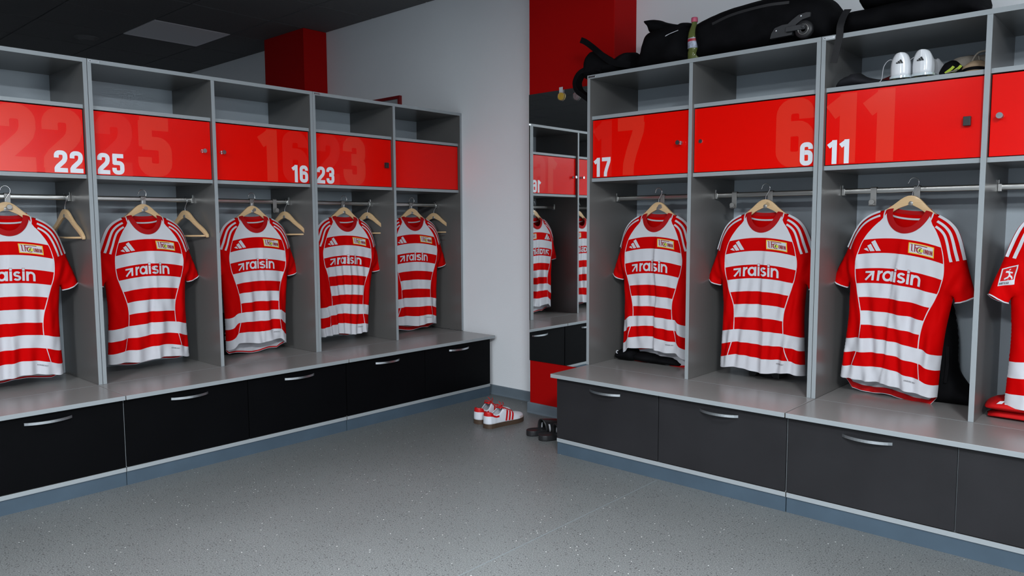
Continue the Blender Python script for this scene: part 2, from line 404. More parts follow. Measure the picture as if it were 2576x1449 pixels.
def flat_print(mb, cells, fn, mi=0):
    for q, (vs, fs) in enumerate(cells):
        o = mb.add([fn(*p) for p in vs], [], mi)
        for t in range(o, len(mb.v)): mb.v[t] = (mb.v[t][0], mb.v[t][1] - 0.00012 * q - 0.00010 * (t - o) / len(vs), mb.v[t][2])
        for f in fs: mb.f.append(tuple(i + o for i in f)); mb.mi.append(mi)

# ------------------------------------------------------------------ constrained triangulation (cloth, bags)
def resample(pts, step):
    out = []
    for a, b in zip(pts[:-1], pts[1:]):
        d = math.hypot(b[0] - a[0], b[1] - a[1]); n = max(1, int(round(d / step)))
        for i in range(n): out.append((a[0] + (b[0] - a[0]) * i / n, a[1] + (b[1] - a[1]) * i / n))
    return out
def smooth_poly(pts, n=6, closed=False):
    """Catmull-Rom through the points"""
    P = [Vector((*p, 0)) if len(p) == 2 else Vector(p) for p in pts]; N = len(P); out = []
    rng = range(N) if closed else range(N - 1)
    for i in rng:
        p1, p2 = P[i], P[(i + 1) % N]
        p0 = P[(i - 1) % N] if (closed or i > 0) else p1 * 2 - p2
        p3 = P[(i + 2) % N] if (closed or i < N - 2) else p2 * 2 - p1
        for k in range(n):
            t = k / n
            q = 0.5 * ((2 * p1) + (p2 - p0) * t + (2 * p0 - 5 * p1 + 4 * p2 - p3) * t * t + (3 * p1 - p0 - 3 * p2 + p3) * t ** 3)
            out.append(tuple(q) if len(pts[0]) == 3 else (q.x, q.y))
    if not closed: out.append(tuple(pts[-1]))
    return out
def seg_dist(P, A, B):
    """distance of points P (n,2) to segments A->B (m,2)"""
    D = np.full(len(P), 1e9)
    for a, b in zip(A, B):
        ab = b - a; l2 = max(1e-12, ab @ ab)
        t = np.clip(((P - a) @ ab) / l2, 0, 1)
        D = np.minimum(D, np.hypot(*(P - a - t[:, None] * ab).T))
    return D
def inside(P, poly):
    x, y = P[:, 0], P[:, 1]; r = np.zeros(len(P), bool); n = len(poly)
    for i in range(n):
        x1, y1 = poly[i]; x2, y2 = poly[(i + 1) % n]
        c = ((y1 > y) != (y2 > y))
        with np.errstate(divide='ignore', invalid='ignore'):
            r ^= c & (x < (x2 - x1) * (y - y1) / ((y2 - y1) if y2 != y1 else 1e-12) + x1)
    return r
def triangulate(outline, step):
    ol = np.array(outline)
    mn, mx = ol.min(0), ol.max(0); pts = []
    row = 0; y = mn[1]
    while y < mx[1]:
        x = mn[0] + (row % 2) * step / 2
        while x < mx[0]: pts.append((x, y)); x += step
        y += step * 0.866; row += 1
    P = np.array(pts); P = P[inside(P, outline)]
    nxt = np.roll(ol, -1, 0)
    P = P[seg_dist(P, ol, nxt) > step * 0.55]
    allp = [Vector(p) for p in outline] + [Vector(p) for p in P]
    n = len(outline)
    v, e, f, ov, oe, of = delaunay_2d_cdt(allp, [(i, (i + 1) % n) for i in range(n)], [list(range(n))], 1, 1e-7)
    V = np.array([(p.x, p.y) for p in v])
    T = []
    cen = np.array([V[list(t)].mean(0) for t in f])
    ok = inside(cen, outline)
    for t, k in zip(f, ok):
        if k: T.append(tuple(t))
    return V, T
def inflate(name, outline, mats, parent, depth, R_=None, step=0.012, noise=0.006, seed=0, flat=0.0, power=0.5, sm=5, yoff=0.0, lean=0.0):
    """soft body: an (x,z) outline filled out to a rounded volume of the given depth"""
    ol = smooth_poly(outline, sm, True)
    ol = resample(ol + [ol[0]], step)
    V, T = triangulate(ol, step)
    a = np.array(ol); d = seg_dist(V, a, np.roll(a, -1, 0))
    R_ = R_ or max(0.02, d.max())
    k = np.clip(d / R_, 0, 1); prof = (1 - (1 - k) ** 2) ** power
    rs = np.random.RandomState(seed)
    ph = rs.uniform(0, 6.28, (6, 2)); fr = rs.uniform(14, 55, (6, 2)); am = rs.uniform(0.4, 1, 6)
    nz = sum(am[i] * np.sin(V[:, 0] * fr[i, 0] + ph[i, 0]) * np.sin(V[:, 1] * fr[i, 1] + ph[i, 1]) for i in range(6)) / 3
    F = depth / 2 * prof + noise * nz * np.clip(k * 3, 0, 1)
    Bk = depth / 2 * prof
    mb = MB(); n = len(V)
    on = d < 1e-6
    idx = {}
    for i in range(n): mb.v.append((V[i, 0], yoff - F[i] + lean * (V[i, 1] - a[:, 1].min()), V[i, 1]))
    for i in range(n):
        if on[i]: idx[i] = i
        else: idx[i] = len(mb.v); mb.v.append((V[i, 0], yoff + Bk[i] + lean * (V[i, 1] - a[:, 1].min()), V[i, 1]))
    for t in T:
        mb.f.append(t); mb.mi.append(0); mb.f.append(tuple(idx[i] for i in t[::-1])); mb.mi.append(0)
    o = mb.build(name, mats, parent, smooth=True); fix_normals(o)
    return o

# ------------------------------------------------------------------ dimensions (metres), from the picture's geometry
XL, YR = -3.812, 3.229            # front planes of the left and right locker rows
YB = 3.711                        # back wall
ZC = 2.747                        # ceiling
Z_TOP, Z_BENCH = 1.934, 0.416
S1T, S1B, S2T, S2B = 1.7255, 1.7080, 1.4050, 1.3870
TH = 0.0185                       # board thickness
UW = 1.196                        # unit width
DEPTH = 0.46
SEAT = {'L': 0.335, 'R': 0.322}
RAIL_D, RAIL_Z = 0.25, 1.305
X_MIN, X_MAX, Y_MIN = -9.4, 3.2, -3.9

# ------------------------------------------------------------------ room shell
b = MB(); b.box(X_MIN - .1, X_MAX + .1, Y_MIN - .1, YB + .1, -0.1, 0.0)
floor = struct(b.build('floor', M_FLOOR))
b = MB(); b.box(-1.7575, -1.7545, Y_MIN, 2.93, -0.001, 0.0006)
b.build('weld_seam', mat('weld_seam', srgb(120, 128, 132), 0.5), floor)
b = MB(); b.box(X_MIN - .1, X_MAX + .1, YB, YB + 0.1, 0, ZC + 0.1); struct(b.build('wall_back', M_WALL))
b = MB(); b.box(X_MIN - .1, X_MIN, Y_MIN, YB, 0, ZC + 0.1); struct(b.build('wall_left', M_WALL))
b = MB(); b.box(X_MAX, X_MAX + .1, Y_MIN, YB, 0, ZC + 0.1); struct(b.build('wall_right', M_WALL_GREY))
b = MB(); b.box(X_MIN - .1, X_MAX + .1, Y_MIN - .1, Y_MIN, 0, ZC + 0.1); struct(b.build('wall_front', M_WALL_GREY))
PY = 3.492                        # face of the piers
b = MB(); b.box(-3.003, -2.393, PY, YB, 0, ZC); struct(b.build('wall_pier_right', M_RED_WALL, bevel=0.003))
b = MB(); b.box(-6.0, -5.40, PY, YB, 0, ZC); struct(b.build('wall_pier_left', M_RED_WALL, bevel=0.003))
def skirting(name, x0, x1, y):
    b = MB()
    prof = [(0.014, 0.0), (0.014, 0.004), (0.011, 0.012), (0.010, 0.060), (0.007, 0.066), (0.0, 0.066)]
    vs = []; n = len(prof)
    for x in (x0, x1): vs += [(x, y - p, z) for p, z in prof] + [(x, y, 0)]
    n += 1
    fs = [(i, i + 1, n + i + 1, n + i) for i in range(n - 1)] + [tuple(range(n))[::-1], tuple(range(n, 2 * n))]
    b.add(vs, fs); return struct(b.build(name, M_BASE))
skirting('baseboard_back', -3.62, -3.003, YB)
skirting('baseboard_pier', -3.017, -2.393, PY)
b = MB(); b.box(-3.017, -3.003, PY, YB - 0.014, 0, 0.066); struct(b.build('baseboard_pier_side', M_BASE))

# assumed frosted window in the right wall, out of view, added for side light
M_PANE = mat('assumed_window_pane', (0.8, 0.8, 0.8, 1), 0.5, emit=(PANE_COLOR, PANE_GLOW))
M_WFRAME = mat('assumed_window_white', (0.7, 0.7, 0.72, 1), 0.4)
def assumed_window(name, loc, rotz, w, h):
    r = empty(name, loc, (0, 0, rotz)); struct(r)
    b = MB(); f = 0.06
    for a in ((-w / 2, w / 2, 0, f), (-w / 2, w / 2, h - f, h), (-w / 2, -w / 2 + f, f, h - f), (w / 2 - f, w / 2, f, h - f), (-f / 2, f / 2, f, h - f)): b.box(a[0], a[1], -0.05, -0.002, a[2], a[3])
    b.build('assumed_window_frame', M_WFRAME, r)
    for x0, x1 in ((-w / 2 + f, -f / 2), (f / 2, w / 2 - f)):
        b = MB(); b.box(x0, x1, -0.016, -0.006, f, h - f); b.build('pane', M_PANE, r)
    b = MB(); b.box(-w / 2 - .04, w / 2 + .04, -0.12, -0.002, -0.03, 0.0); b.build('assumed_window_sill', M_WFRAME, r)
assumed_window('assumed_window_1', (X_MAX, 2.30, 1.30), R(-90), 1.7, 1.05)

# ceiling: slab, grid of bars and the single tiles
b = MB(); b.box(X_MIN - .1, X_MAX + .1, Y_MIN - .1, YB + .1, ZC + 0.012, ZC + 0.1); ceil = struct(b.build('ceiling', M_CEILGRID))
GX = [-4.78 + 0.625 * k for k in range(-8, 14)]; GY = [3.21 - 0.625 * k for k in range(-1, 13)]
gx = sorted([X_MIN] + [x for x in GX if X_MIN + .02 < x < X_MAX - .02] + [X_MAX])
gy = sorted([Y_MIN] + [y for y in GY if Y_MIN + .02 < y < YB - .02] + [YB], reverse=True)
b = MB()
for x in gx[1:-1]: b.box(x - 0.007, x + 0.007, Y_MIN, YB, ZC + 0.0055, ZC + 0.012)
for y in gy[1:-1]: b.box(X_MIN, X_MAX, y - 0.007, y + 0.007, ZC + 0.006, ZC + 0.012)
b.build('grid_bars', M_CEILGRID, ceil)
i0 = min(range(len(gx)), key=lambda k: abs(gx[k] + 4.78)); j0 = min(range(len(gy)), key=lambda k: abs(gy[k] - 3.21))
lit = {(i0 + i, j0 + j) for i, j in LIT_CELLS}
off = {(i0 - 3, j0)}
tile_mesh = {}
for i in range(len(gx) - 1):
    for j in range(len(gy) - 1):
        if (i, j) in lit or (i, j) in off: continue
        w_, h_ = gx[i + 1] - gx[i] - 0.012, gy[j] - gy[j + 1] - 0.012
        key = (round(w_, 4), round(h_, 4))
        if key not in tile_mesh:
            b = MB(); b.box(-w_ / 2, w_ / 2, -h_ / 2, h_ / 2, 0, 0.012); o = b.build('ceiling_tile', M_CEIL, ceil); tile_mesh[key] = o.data
        else:
            o = bpy.data.objects.new('ceiling_tile', tile_mesh[key]); COL.objects.link(o); o.parent = ceil
        o.location = ((gx[i] + gx[i + 1]) / 2, (gy[j] + gy[j + 1]) / 2, ZC)
M_LAMPON = mat('assumed_lamp_diffuser_lit', (0.8, 0.8, 0.8, 1), 0.4, emit=(LAMP_COLOR, LAMP_STRENGTH))
M_LAMPOFF = mat('lamp_diffuser_off', (0.85, 0.84, 0.88, 1), 0.5)
M_LAMPFRAME = mat('lamp_frame', (0.5, 0.5, 0.5, 1), 0.4)
lamp_names = ['assumed lit ceiling panel nearest the middle of the room', 'assumed lit ceiling panel behind and right of the viewpoint', 'assumed lit ceiling panel right of the viewpoint',
              'assumed lit ceiling panel far behind the viewpoint', 'assumed lit ceiling panel behind and left of the viewpoint']
def lamp(i, j, on, label, watts=0, spread=180):
    x0, x1, y0, y1 = gx[i] + .006, gx[i + 1] - .006, gy[j + 1] + .006, gy[j] - .006
    r = empty('ceiling_light', ((x0 + x1) / 2, (y0 + y1) / 2, ZC)); w_, h_ = (x1 - x0) / 2, (y1 - y0) / 2
    b = MB()
    for a in ((-w_, w_, -h_, -h_ + .018), (-w_, w_, h_ - .018, h_), (-w_, -w_ + .018, -h_ + .018, h_ - .018), (w_ - .018, w_, -h_ + .018, h_ - .018)):
        b.box(a[0], a[1], a[2], a[3], -0.001, 0.012)
    b.build('frame', M_LAMPOFF if not on else M_LAMPFRAME, r)
    b = MB(); b.box(-w_ + .018, w_ - .018, -h_ + .018, h_ - .018, 0.0, 0.010); b.build('diffuser', M_LAMPON if on else M_LAMPOFF, r)
    if on:
        ld = bpy.data.lights.new('assumed_lamp_light', 'AREA'); ld.shape = 'SQUARE'; ld.size = 0.57; ld.energy = watts; ld.color = LAMP_COLOR; ld.spread = R(spread)
        lo = bpy.data.objects.new('assumed_lamp_light', ld); COL.objects.link(lo); lo.parent = r; lo.location = (0, 0, -0.006)
    tag(r, label, 'ceiling light', 'square ceiling light panels')
for (i, j), n_, w_, sp_ in zip(LIT_CELLS, lamp_names, LAMP_WATTS, LAMP_SPREAD): lamp(i0 + i, j0 + j, True, n_, w_, sp_)  # lit panels are assumed, out of view, set to light the room
lamp(i0 - 3, j0, False, 'unlit square light panel in dark ceiling above left lockers')
b = MB(); b.lathe([(0.0, -0.030), (0.05, -0.030), (0.062, -0.024), (0.064, -0.014), (0.085, -0.010), (0.095, 0.0)], 28)
o = b.build('ceiling_vent', M_CEIL, smooth=True); o.location = (-7.0, 2.43, ZC); tag(o, 'small round disc fixed to the dark ceiling at far left', 'ceiling fixture')

# ------------------------------------------------------------------ locker units
def digits_on(mb, txt, x, z, h, y, mi=0, sx=1.0, gap=0.10):
    cells, xe = text_cells(txt, x, z, h, sx, gap)
    flat_print(mb, cells, lambda a, c: (a, y, c), mi)
    return xe
def text_w(txt, h, sx=1.0, gap=0.10): return sum(GLYPH[c][0] + gap for c in txt) * h * sx - gap * h * sx
def make_lock(parent, x, z, y, key='key'):
    b = MB()
    b.lathe([(0.0105, 0.0), (0.0105, -0.003), (0.009, -0.006), (0.0, -0.006)], 20, 0, 'y', (x, y, z))
    if key == 'key':
        b.box(x - 0.0015, x + 0.0015, y - 0.026, y - 0.004, z - 0.009, z + 0.009, 0)
        b.lathe([(0.0, -0.034), (0.011, -0.034), (0.011, -0.026), (0.0, -0.026)], 16, 0, 'y', (x, y, z))
    elif key == 'cover':
        b.box(x - 0.012, x + 0.012, y - 0.022, y - 0.005, z - 0.026, z + 0.008, 1)
    o = b.build('lock', [M_CHROME, M_BLACKPL], parent, bevel=0.001 if key == 'cover' else 0)
    if key == 'cover': o['label'] = 'key with black plastic cover'
    return o
def make_unit(row, start, label, doors, tagged=True):
    root = empty('locker_unit'); place(root, row, start, 0, Z_BENCH)
    tag(root, label, 'locker', 'grey open lockers with red doors')
    z = lambda v: v - Z_BENCH
    g = 0.0006; W = UW
    for x0 in (0, W - TH):
        b = MB(); b.board(x0 + g, x0 + TH - g, 0, DEPTH, z(Z_BENCH) + .0008, z(Z_TOP) - TH)
        b.build('side_panel', [M_LAM, M_EDGE], root)
    b = MB(); b.board(W / 2 - TH / 2, W / 2 + TH / 2, 0.001, DEPTH, z(Z_BENCH) + .0008, z(Z_TOP) - TH); b.build('divider', [M_LAM, M_EDGE], root)
    b = MB(); b.board(g, W - g, -0.001, DEPTH + .015, z(Z_TOP) - TH, z(Z_TOP)); b.build('top_panel', [M_LAM, M_EDGE], root)
    b = MB(); b.box(TH, W - TH, DEPTH - .006, DEPTH, z(Z_BENCH) + .0008, z(Z_TOP) - TH); b.build('back_panel', M_BACK, root)
    for c, (num, side, key) in enumerate(doors):
        x0 = (TH if c == 0 else W / 2 + TH / 2); x1 = (W / 2 - TH / 2 if c == 0 else W - TH)
        for zt, zb_ in ((S1T, S1B), (S2T, S2B)):
            b = MB(); b.board(x0, x1, 0.018, DEPTH - .006, z(zb_), z(zt)); b.build('shelf', [M_LAM, M_EDGE], root)
        b = MB(); dx0, dx1, dz0, dz1 = x0 + .003, x1 - .003, z(S2T) + .003, z(S1B) - .005
        b.box(dx0, dx1, 0.021, 0.037, dz0, dz1)
        d = b.build('door', M_DOOR, root, bevel=0.0012)
        d['label'] = 'glossy red locker door' + (f' with white number {num}' if num else ' without a number')
        if num:
            h = 0.098; w_ = text_w(num, h, 1.0)
            x = dx0 + 0.010 if side == 'l' else dx1 - 0.008 - w_
            b = MB(); digits_on(b, num, x, dz0 + 0.004, h, 0.0203)
            o = b.build('door_number', M_NUMBER, d); o['label'] = f'white number {num}'
            gh = dz1 - dz0 - 0.012; gw = text_w(num, gh, 0.98, 0.12)
            gxs = dx0 + 0.012 if side == 'l' else dx1 - 0.010 - gw
            b = MB(); cells, _ = text_cells(num, gxs, dz0 + 0.005, gh, 0.98, 0.12, 1.15)
            ci = -1; k = 0
            for ch in num:
                ns = len(GLYPH[ch][1])
                lum = 1 if ((ch == num[-1] and side == 'l') or (ch == num[0] and side == 'r')) else 0
                flat_print(b, cells[k:k + ns], lambda a, c_: (a, 0.0206, c_), lum); k += ns
                gxs += 0
            o = b.build('ghost_number', [M_GHOST, M_GHOST2], d); o['label'] = f'large faint lighter-red number {num} print'
        if key:
            kx = (x1 - 0.050) if c == 0 else (x0 + 0.036)
            make_lock(d, kx, z(1.551), 0.021, key)
        # clothes rail with its two brackets
        b = MB(); path = [(x0 + .001, RAIL_D, z(RAIL_Z)), (x1 - .001, RAIL_D, z(RAIL_Z))]
        n = 20; o_ = len(b.v)
        for p in path:
            for k in range(n):
                a = 2 * math.pi * k / n
                yy = 0.0075 * (abs(math.cos(a)) ** 0.6) * (1 if math.cos(a) >= 0 else -1); zz = 0.0125 * (abs(math.sin(a)) ** 0.6) * (1 if math.sin(a) >= 0 else -1)
                b.v.append((p[0], p[1] + yy, p[2] + zz))
        for k in range(n): b.f.append((o_ + k, o_ + n + k, o_ + n + (k + 1) % n, o_ + (k + 1) % n)); b.mi.append(0)
        rail = b.build('clothes_rail', M_STEEL, root, smooth=True)
        for xa, xb in ((x0 + .0005, x0 + .014), (x1 - .014, x1 - .0005)):
            b = MB()
            b.box(xa, xb, RAIL_D - .011, RAIL_D + .011, z(RAIL_Z) - .017, z(RAIL_Z) + .012)
            b.box(xa if xa < x0 + .1 else xb - .004, xa + .004 if xa < x0 + .1 else xb, RAIL_D - .006, RAIL_D + .006, z(RAIL_Z) + .012, z(RAIL_Z) + .028)
            b.build('rail_bracket', M_STEEL, rail, bevel=0.001)
    if tagged:
        b = MB(); b.box(0.008, 0.052, -0.0022, -0.001, z(Z_TOP) - 0.0135, z(Z_TOP) - 0.0045)
        pl = b.build('maker_plate', M_ALU, root, bevel=0.0004)
        b = MB(); b.box(0.011, 0.016, -0.0026, -0.0022, z(Z_TOP) - 0.011, z(Z_TOP) - 0.007); b.box(0.018, 0.048, -0.0025, -0.0022, z(Z_TOP) - 0.0098, z(Z_TOP) - 0.0085)
        b.build('plate_print', M_BLACKPRINT, pl)
    return root
LSTART = [0.121, 1.318, 2.514]; RSTART = [-2.379, -1.182]
make_unit('L', LSTART[0], 'grey locker unit at left picture edge with red door 22', [(None, 'l', 'key'), ('22', 'r', 'key')])
make_unit('L', LSTART[1], 'grey locker unit of the left row with red doors 25 and 16', [('25', 'l', 'key'), ('16', 'r', 'key')])
make_unit('L', LSTART[2], 'grey locker unit with red door 23 and a blank door beside the white wall', [('23', 'l', 'cover'), (None, 'r', None)])
make_unit('R', RSTART[0], 'grey locker unit beside the mirror with red doors 17 and 6', [('17', 'l', 'key'), ('6', 'r', 'plain')])
make_unit('R', RSTART[1], 'grey locker unit at right picture edge with red door 11', [('11', 'l', 'cover'), (None, 'r', 'key')])

# ------------------------------------------------------------------ benches with drawers
def handle_mb():
    b = MB(); n = 14; hw = 0.089
    pts = []
    for i in range(n + 1):
        t = -1 + 2 * i / n; pts.append((t * hw, -0.030 * (1 - t * t) ** 0.85 - 0.003))
    o = len(b.v)
    for x, y in pts:
        w = 0.0055
        for yy, zz in ((0, -w), (0, w), (0.004, w), (0.004, -w)): b.v.append((x, y + yy, zz))
    for i in range(n):
        for k in range(4):
            b.f.append((o + i * 4 + k, o + i * 4 + (k + 1) % 4, o + (i + 1) * 4 + (k + 1) % 4, o + (i + 1) * 4 + k)); b.mi.append(0)
    b.f.append((o, o + 1, o + 2, o + 3)); b.mi.append(0); e = o + n * 4; b.f.append((e + 3, e + 2, e + 1, e)); b.mi.append(0)
    return b
HANDLE_MESH = None
def make_bench(row, start, W, label, inset0=0.0, inset1=0.0):
    global HANDLE_MESH
    S_ = SEAT[row]
    root = empty('bench_unit'); place(root, row, start, -S_, 0)
    tag(root, label, 'bench', 'grey benches with dark drawers')
    g = 0.0012
    b = MB(); b.board(g, W - g, 0, S_ - .001, Z_BENCH - .0195, Z_BENCH); b.build('seat_board', [M_BENCH, M_EDGE], root, bevel=0.0015)
    b = MB(); b.board(g, W - g, S_ + .0005, S_ + DEPTH, Z_BENCH - .0195, Z_BENCH - .0001); b.build('inner_board', [M_BENCH, M_EDGE], root)
    fx = 0.030
    xa, xb = inset0 + .001, W - inset1 - .001
    b = MB()
    b.box(xa, xb, fx + .002, S_ + DEPTH, 0.064, 0.083)
    b.mi[-4] = 1
    b.build('bottom_rail', [M_LAM, M_EDGE], root)
    for x in (xa, (xa + xb) / 2 - .006, xb - .012):
        b = MB(); b.board(x, x + .012, fx + .012, S_ + DEPTH, 0.083, Z_BENCH - .0195); b.build('carcass_panel', [M_LAM, M_EDGE], root)
    b = MB(); b.box(xa, xb, fx + .007, S_ + DEPTH - .01, 0, 0.064); b.build('plinth', M_PLINTH, root)
    mid = (xa + xb) / 2
    for x0, x1 in ((xa + .002, mid - .002), (mid + .002, xb - .002)):
        b = MB(); b.box(x0, x1, fx, fx + .019, 0.0865, Z_BENCH - .0235); d = b.build('drawer', M_DRAWER_SHADED if row == 'L' else M_DRAWER, root, bevel=0.001)
        if HANDLE_MESH is None:
            h = handle_mb().build('handle', M_ALU, d, smooth=False, bevel=0.0008); HANDLE_MESH = h.data
        else:
            h = bpy.data.objects.new('handle', HANDLE_MESH); COL.objects.link(h); h.parent = d
        h.location = ((x0 + x1) / 2, fx, 0.360)
    return root
make_bench('L', 0.098, 1.195, 'grey bench with shade-darkened drawers at left picture edge below door 22')
make_bench('L', 1.294, 1.192, 'grey bench with shade-darkened drawers below doors 25 and 16')
make_bench('L', 2.488, 1.196, 'grey bench with shade-darkened drawers ending at the white wall', 0, 0.020)
make_bench('R', -2.366, 1.200, 'grey bench with dark drawers below doors 17 and 6 beside the mirror', 0.017, 0)
make_bench('R', -1.164, 1.200, 'grey bench with dark drawers at right picture edge below door 11')

# ------------------------------------------------------------------ mirror, medals, frame on the wall
b = MB(); b.box(-3.001, -2.395, PY - .006, PY, 0.330, 1.939); o = b.build('wall_mirror', M_MIRROR)
tag(o, 'tall frameless mirror on the red pier between the locker rows', 'mirror')
M_CLEAR = mat('clear_plastic', (0.9, 0.9, 0.92, 1), 0.15, trans=0.9, ior=1.2)
for x, z, colr, nm in ((-2.752, 1.902, (0.65, 0.42, 0.06, 1), 'gold'), (-2.640, 1.892, (0.30, 0.24, 0.25, 1), 'silver')):
    r = empty('medal', (x, PY - .010, z))
    b = MB(); b.lathe([(0.0, -0.004), (0.017, -0.004), (0.018, -0.005), (0.021, -0.005), (0.0215, 0.0), (0.0, 0.0)], 28, 0, 'y'); b.lathe([(0.0, -0.0055), (0.009, -0.0048), (0.010, -0.004)], 12, 0, 'y', (0.001, 0, 0.001))
    b.build('disc', mat(nm + '_medal', colr, 0.35, 0.3, bump=(260, 0.6)), r, smooth=False)
    b = MB(); b.box(-0.013, 0.013, -0.0025, -0.001, 0.018, 0.052); b.build('ribbon', mat(nm + '_ribbon', (0.55, 0.56, 0.60, 1) if nm == 'gold' else (0.30, 0.29, 0.31, 1), 0.5), r)
    b = MB(); b.lathe([(0.0235, -0.006), (0.0245, -0.0055), (0.0245, 0.0005), (0.0235, 0.001)], 24, 0, 'y'); b.build('plastic_sleeve', M_CLEAR, r)
    tag(r, f'round {nm} medal hanging at the top of the mirror', 'medal')
r = empty('framed_picture', (-4.75, YB - .012, 1.85))
b = MB(); fw = 0.022
for a in ((-0.30, 0.30, 0.278 - fw, 0.278), (-0.30, 0.30, -0.28, -0.28 + fw)): b.box(a[0], a[1], -0.012, 0.012, a[2], a[3])
for a in ((-0.30, -0.30 + fw), (0.30 - fw, 0.30)): b.box(a[0], a[1], -0.012, 0.012, -0.28 + fw, 0.278 - fw)
b.build('frame', mat('dark_red_frame', (0.20, 0.004, 0.005, 1), 0.45), r)
b = MB(); b.box(-0.28, 0.28, 0.0, 0.010, -0.26, 0.258); b.build('sheet', mat('frame_sheet', (0.35, 0.36, 0.38, 1), 0.6, vary=(4, 0.1)), r)
tag(r, 'dark red picture frame on the white wall, mostly hidden behind left lockers', 'picture frame')

# ------------------------------------------------------------------ hangers and rail hooks
HANG_TOP = [(0, 0.062), (0.014, 0.060), (0.030, 0.052), (0.045, 0.040), (0.060, 0.026), (0.080, 0.009), (0.105, -0.009), (0.135, -0.027), (0.160, -0.046), (0.178, -0.066), (0.181, -0.076)]
HANG_BOT = [(0, 0.022), (0.010, 0.022), (0.022, 0.017), (0.045, 0.006), (0.070, -0.012), (0.100, -0.031), (0.13, -0.050), (0.155, -0.068), (0.172, -0.082), (0.179, -0.082)]
def hanger_meshes():
    parts = []
    top = smooth_poly(HANG_TOP, 3); bot = smooth_poly(HANG_BOT, 3)
    ol = [(-x, z) for x, z in top[::-1][:-1]] + top + bot[::-1] + [(-x, z) for x, z in bot[1:]]
    q = []
    for p in ol:
        if not q or math.hypot(p[0] - q[-1][0], p[1] - q[-1][1]) > 0.0008: q.append(p)
    n = len(q); b = MB()
    b.v += [(x, -0.006, z) for x, z in q] + [(x, 0.006, z) for x, z in q]
    V, T = triangulate(q, 0.02)
    o_ = len(b.v)
    b.v += [(x, -0.006, z) for x, z in V]
    for t in T: b.f.append(tuple(o_ + i for i in t)); b.mi.append(0)
    o_ = len(b.v); b.v += [(x, 0.006, z) for x, z in V]
    for t in T: b.f.append(tuple(o_ + i for i in t[::-1])); b.mi.append(0)
    for i in range(n): b.f.append((i, (i + 1) % n, n + (i + 1) % n, n + i)); b.mi.append(0)
    return b
def hook_mb():
    b = MB()
    pts = [(0, 0, 0.050), (0, 0, 0.072), (0.002, 0, 0.080), (0.011, 0, 0.094), (0.017, 0, 0.103)]
    pts += [(0.0 - 0.000 + 0.0195 * math.cos(R(a)), 0, 0.114 + 0.0215 * math.sin(R(a))) for a in range(-20, 176, 15)]
    pts += [(-0.023, 0, 0.110)]
    b.tube(smooth_poly(pts, 3), 0.0017, 8)
    return b
def stud_mb():
    b = MB(); b.lathe([(0.0, -0.0072), (0.0075, -0.0072), (0.009, -0.006), (0.009, 0.0)], 18, 0, 'y', (0, 0, 0.030)); b.box(-0.0085, 0.0085, -0.0071, 0.0, 0.0218, 0.030); return b
def bar_mb():
    b = MB(); b.tube([(-0.168, 0, -0.074), (0, 0, -0.076), (0.168, 0, -0.074)], 0.0048, 10); return b
HM = {}
def make_hanger(label, group='wooden hangers on the rails', bar=True, loop=False):
    r = empty('coat_hanger')
    if not HM:
        for k, fn, mm, ang in (('arms', hanger_meshes, M_WOOD, 40), ('hook', hook_mb, M_CHROME, None), ('stud', stud_mb, M_STRAPHOOK, 40), ('trouser_bar', bar_mb, M_WOOD, None)):
            b = fn(); o = b.build(k, mm, r, smooth=True, angle=ang)
            fix_normals(o)
            if k == 'arms':
                md = o.modifiers.new('weld', 'WELD'); md.merge_threshold = 0.0002
                md = o.modifiers.new('bevel', 'BEVEL'); md.width = 0.002; md.segments = 2; md.limit_method = 'ANGLE'; md.angle_limit = R(50)
            HM[k] = o
    else:
        for k, src in HM.items():
            o = src.copy(); COL.objects.link(o); o.parent = r
    if loop:
        b = MB(); pts = [(-0.162, 0, -0.10), (0.162, 0, -0.10), (0.170, 0, -0.108), (0.170, 0, -0.122), (0.162, 0, -0.13), (-0.162, 0, -0.13), (-0.170, 0, -0.122), (-0.170, 0, -0.108)]
        b.tube(pts, 0.0012, 6, closed=True); b.build('size_loop', M_CHROME, r, smooth=True)
    return tag(r, label, 'hanger', group)
RH_MESH = None
def make_rail_hook(label, row, u):
    """flat steel strap bent over the rail, ending in a J below"""
    global RH_MESH
    if RH_MESH is None:
        b = MB()
        b.ribbon([(0, 0.0095, -0.014), (0, 0.0095, 0.012), (0, 0.006, 0.0155), (0, -0.006, 0.0155), (0, -0.0105, 0.012), (0, -0.0105, -0.055), (0, -0.013, -0.063), (0, -0.022, -0.066), (0, -0.031, -0.062), (0, -0.033, -0.050)], 0.024, (0, 1, 0), 0.002, wdir=(1, 0, 0))
        b.lathe([(0.0, -0.004), (0.011, -0.004), (0.012, 0.0), (0.011, 0.003), (0.0, 0.003)], 16, 0, 'y', (0, -0.033, -0.049))
        o = b.build('rail_hook', M_STRAPHOOK, bevel=0.0006); RH_MESH = o
    else:
        o = RH_MESH.copy(); COL.objects.link(o)
    place(o, row, u, RAIL_D, RAIL_Z)
    return tag(o, label, 'hook', 'flat grey steel hooks on the rails')

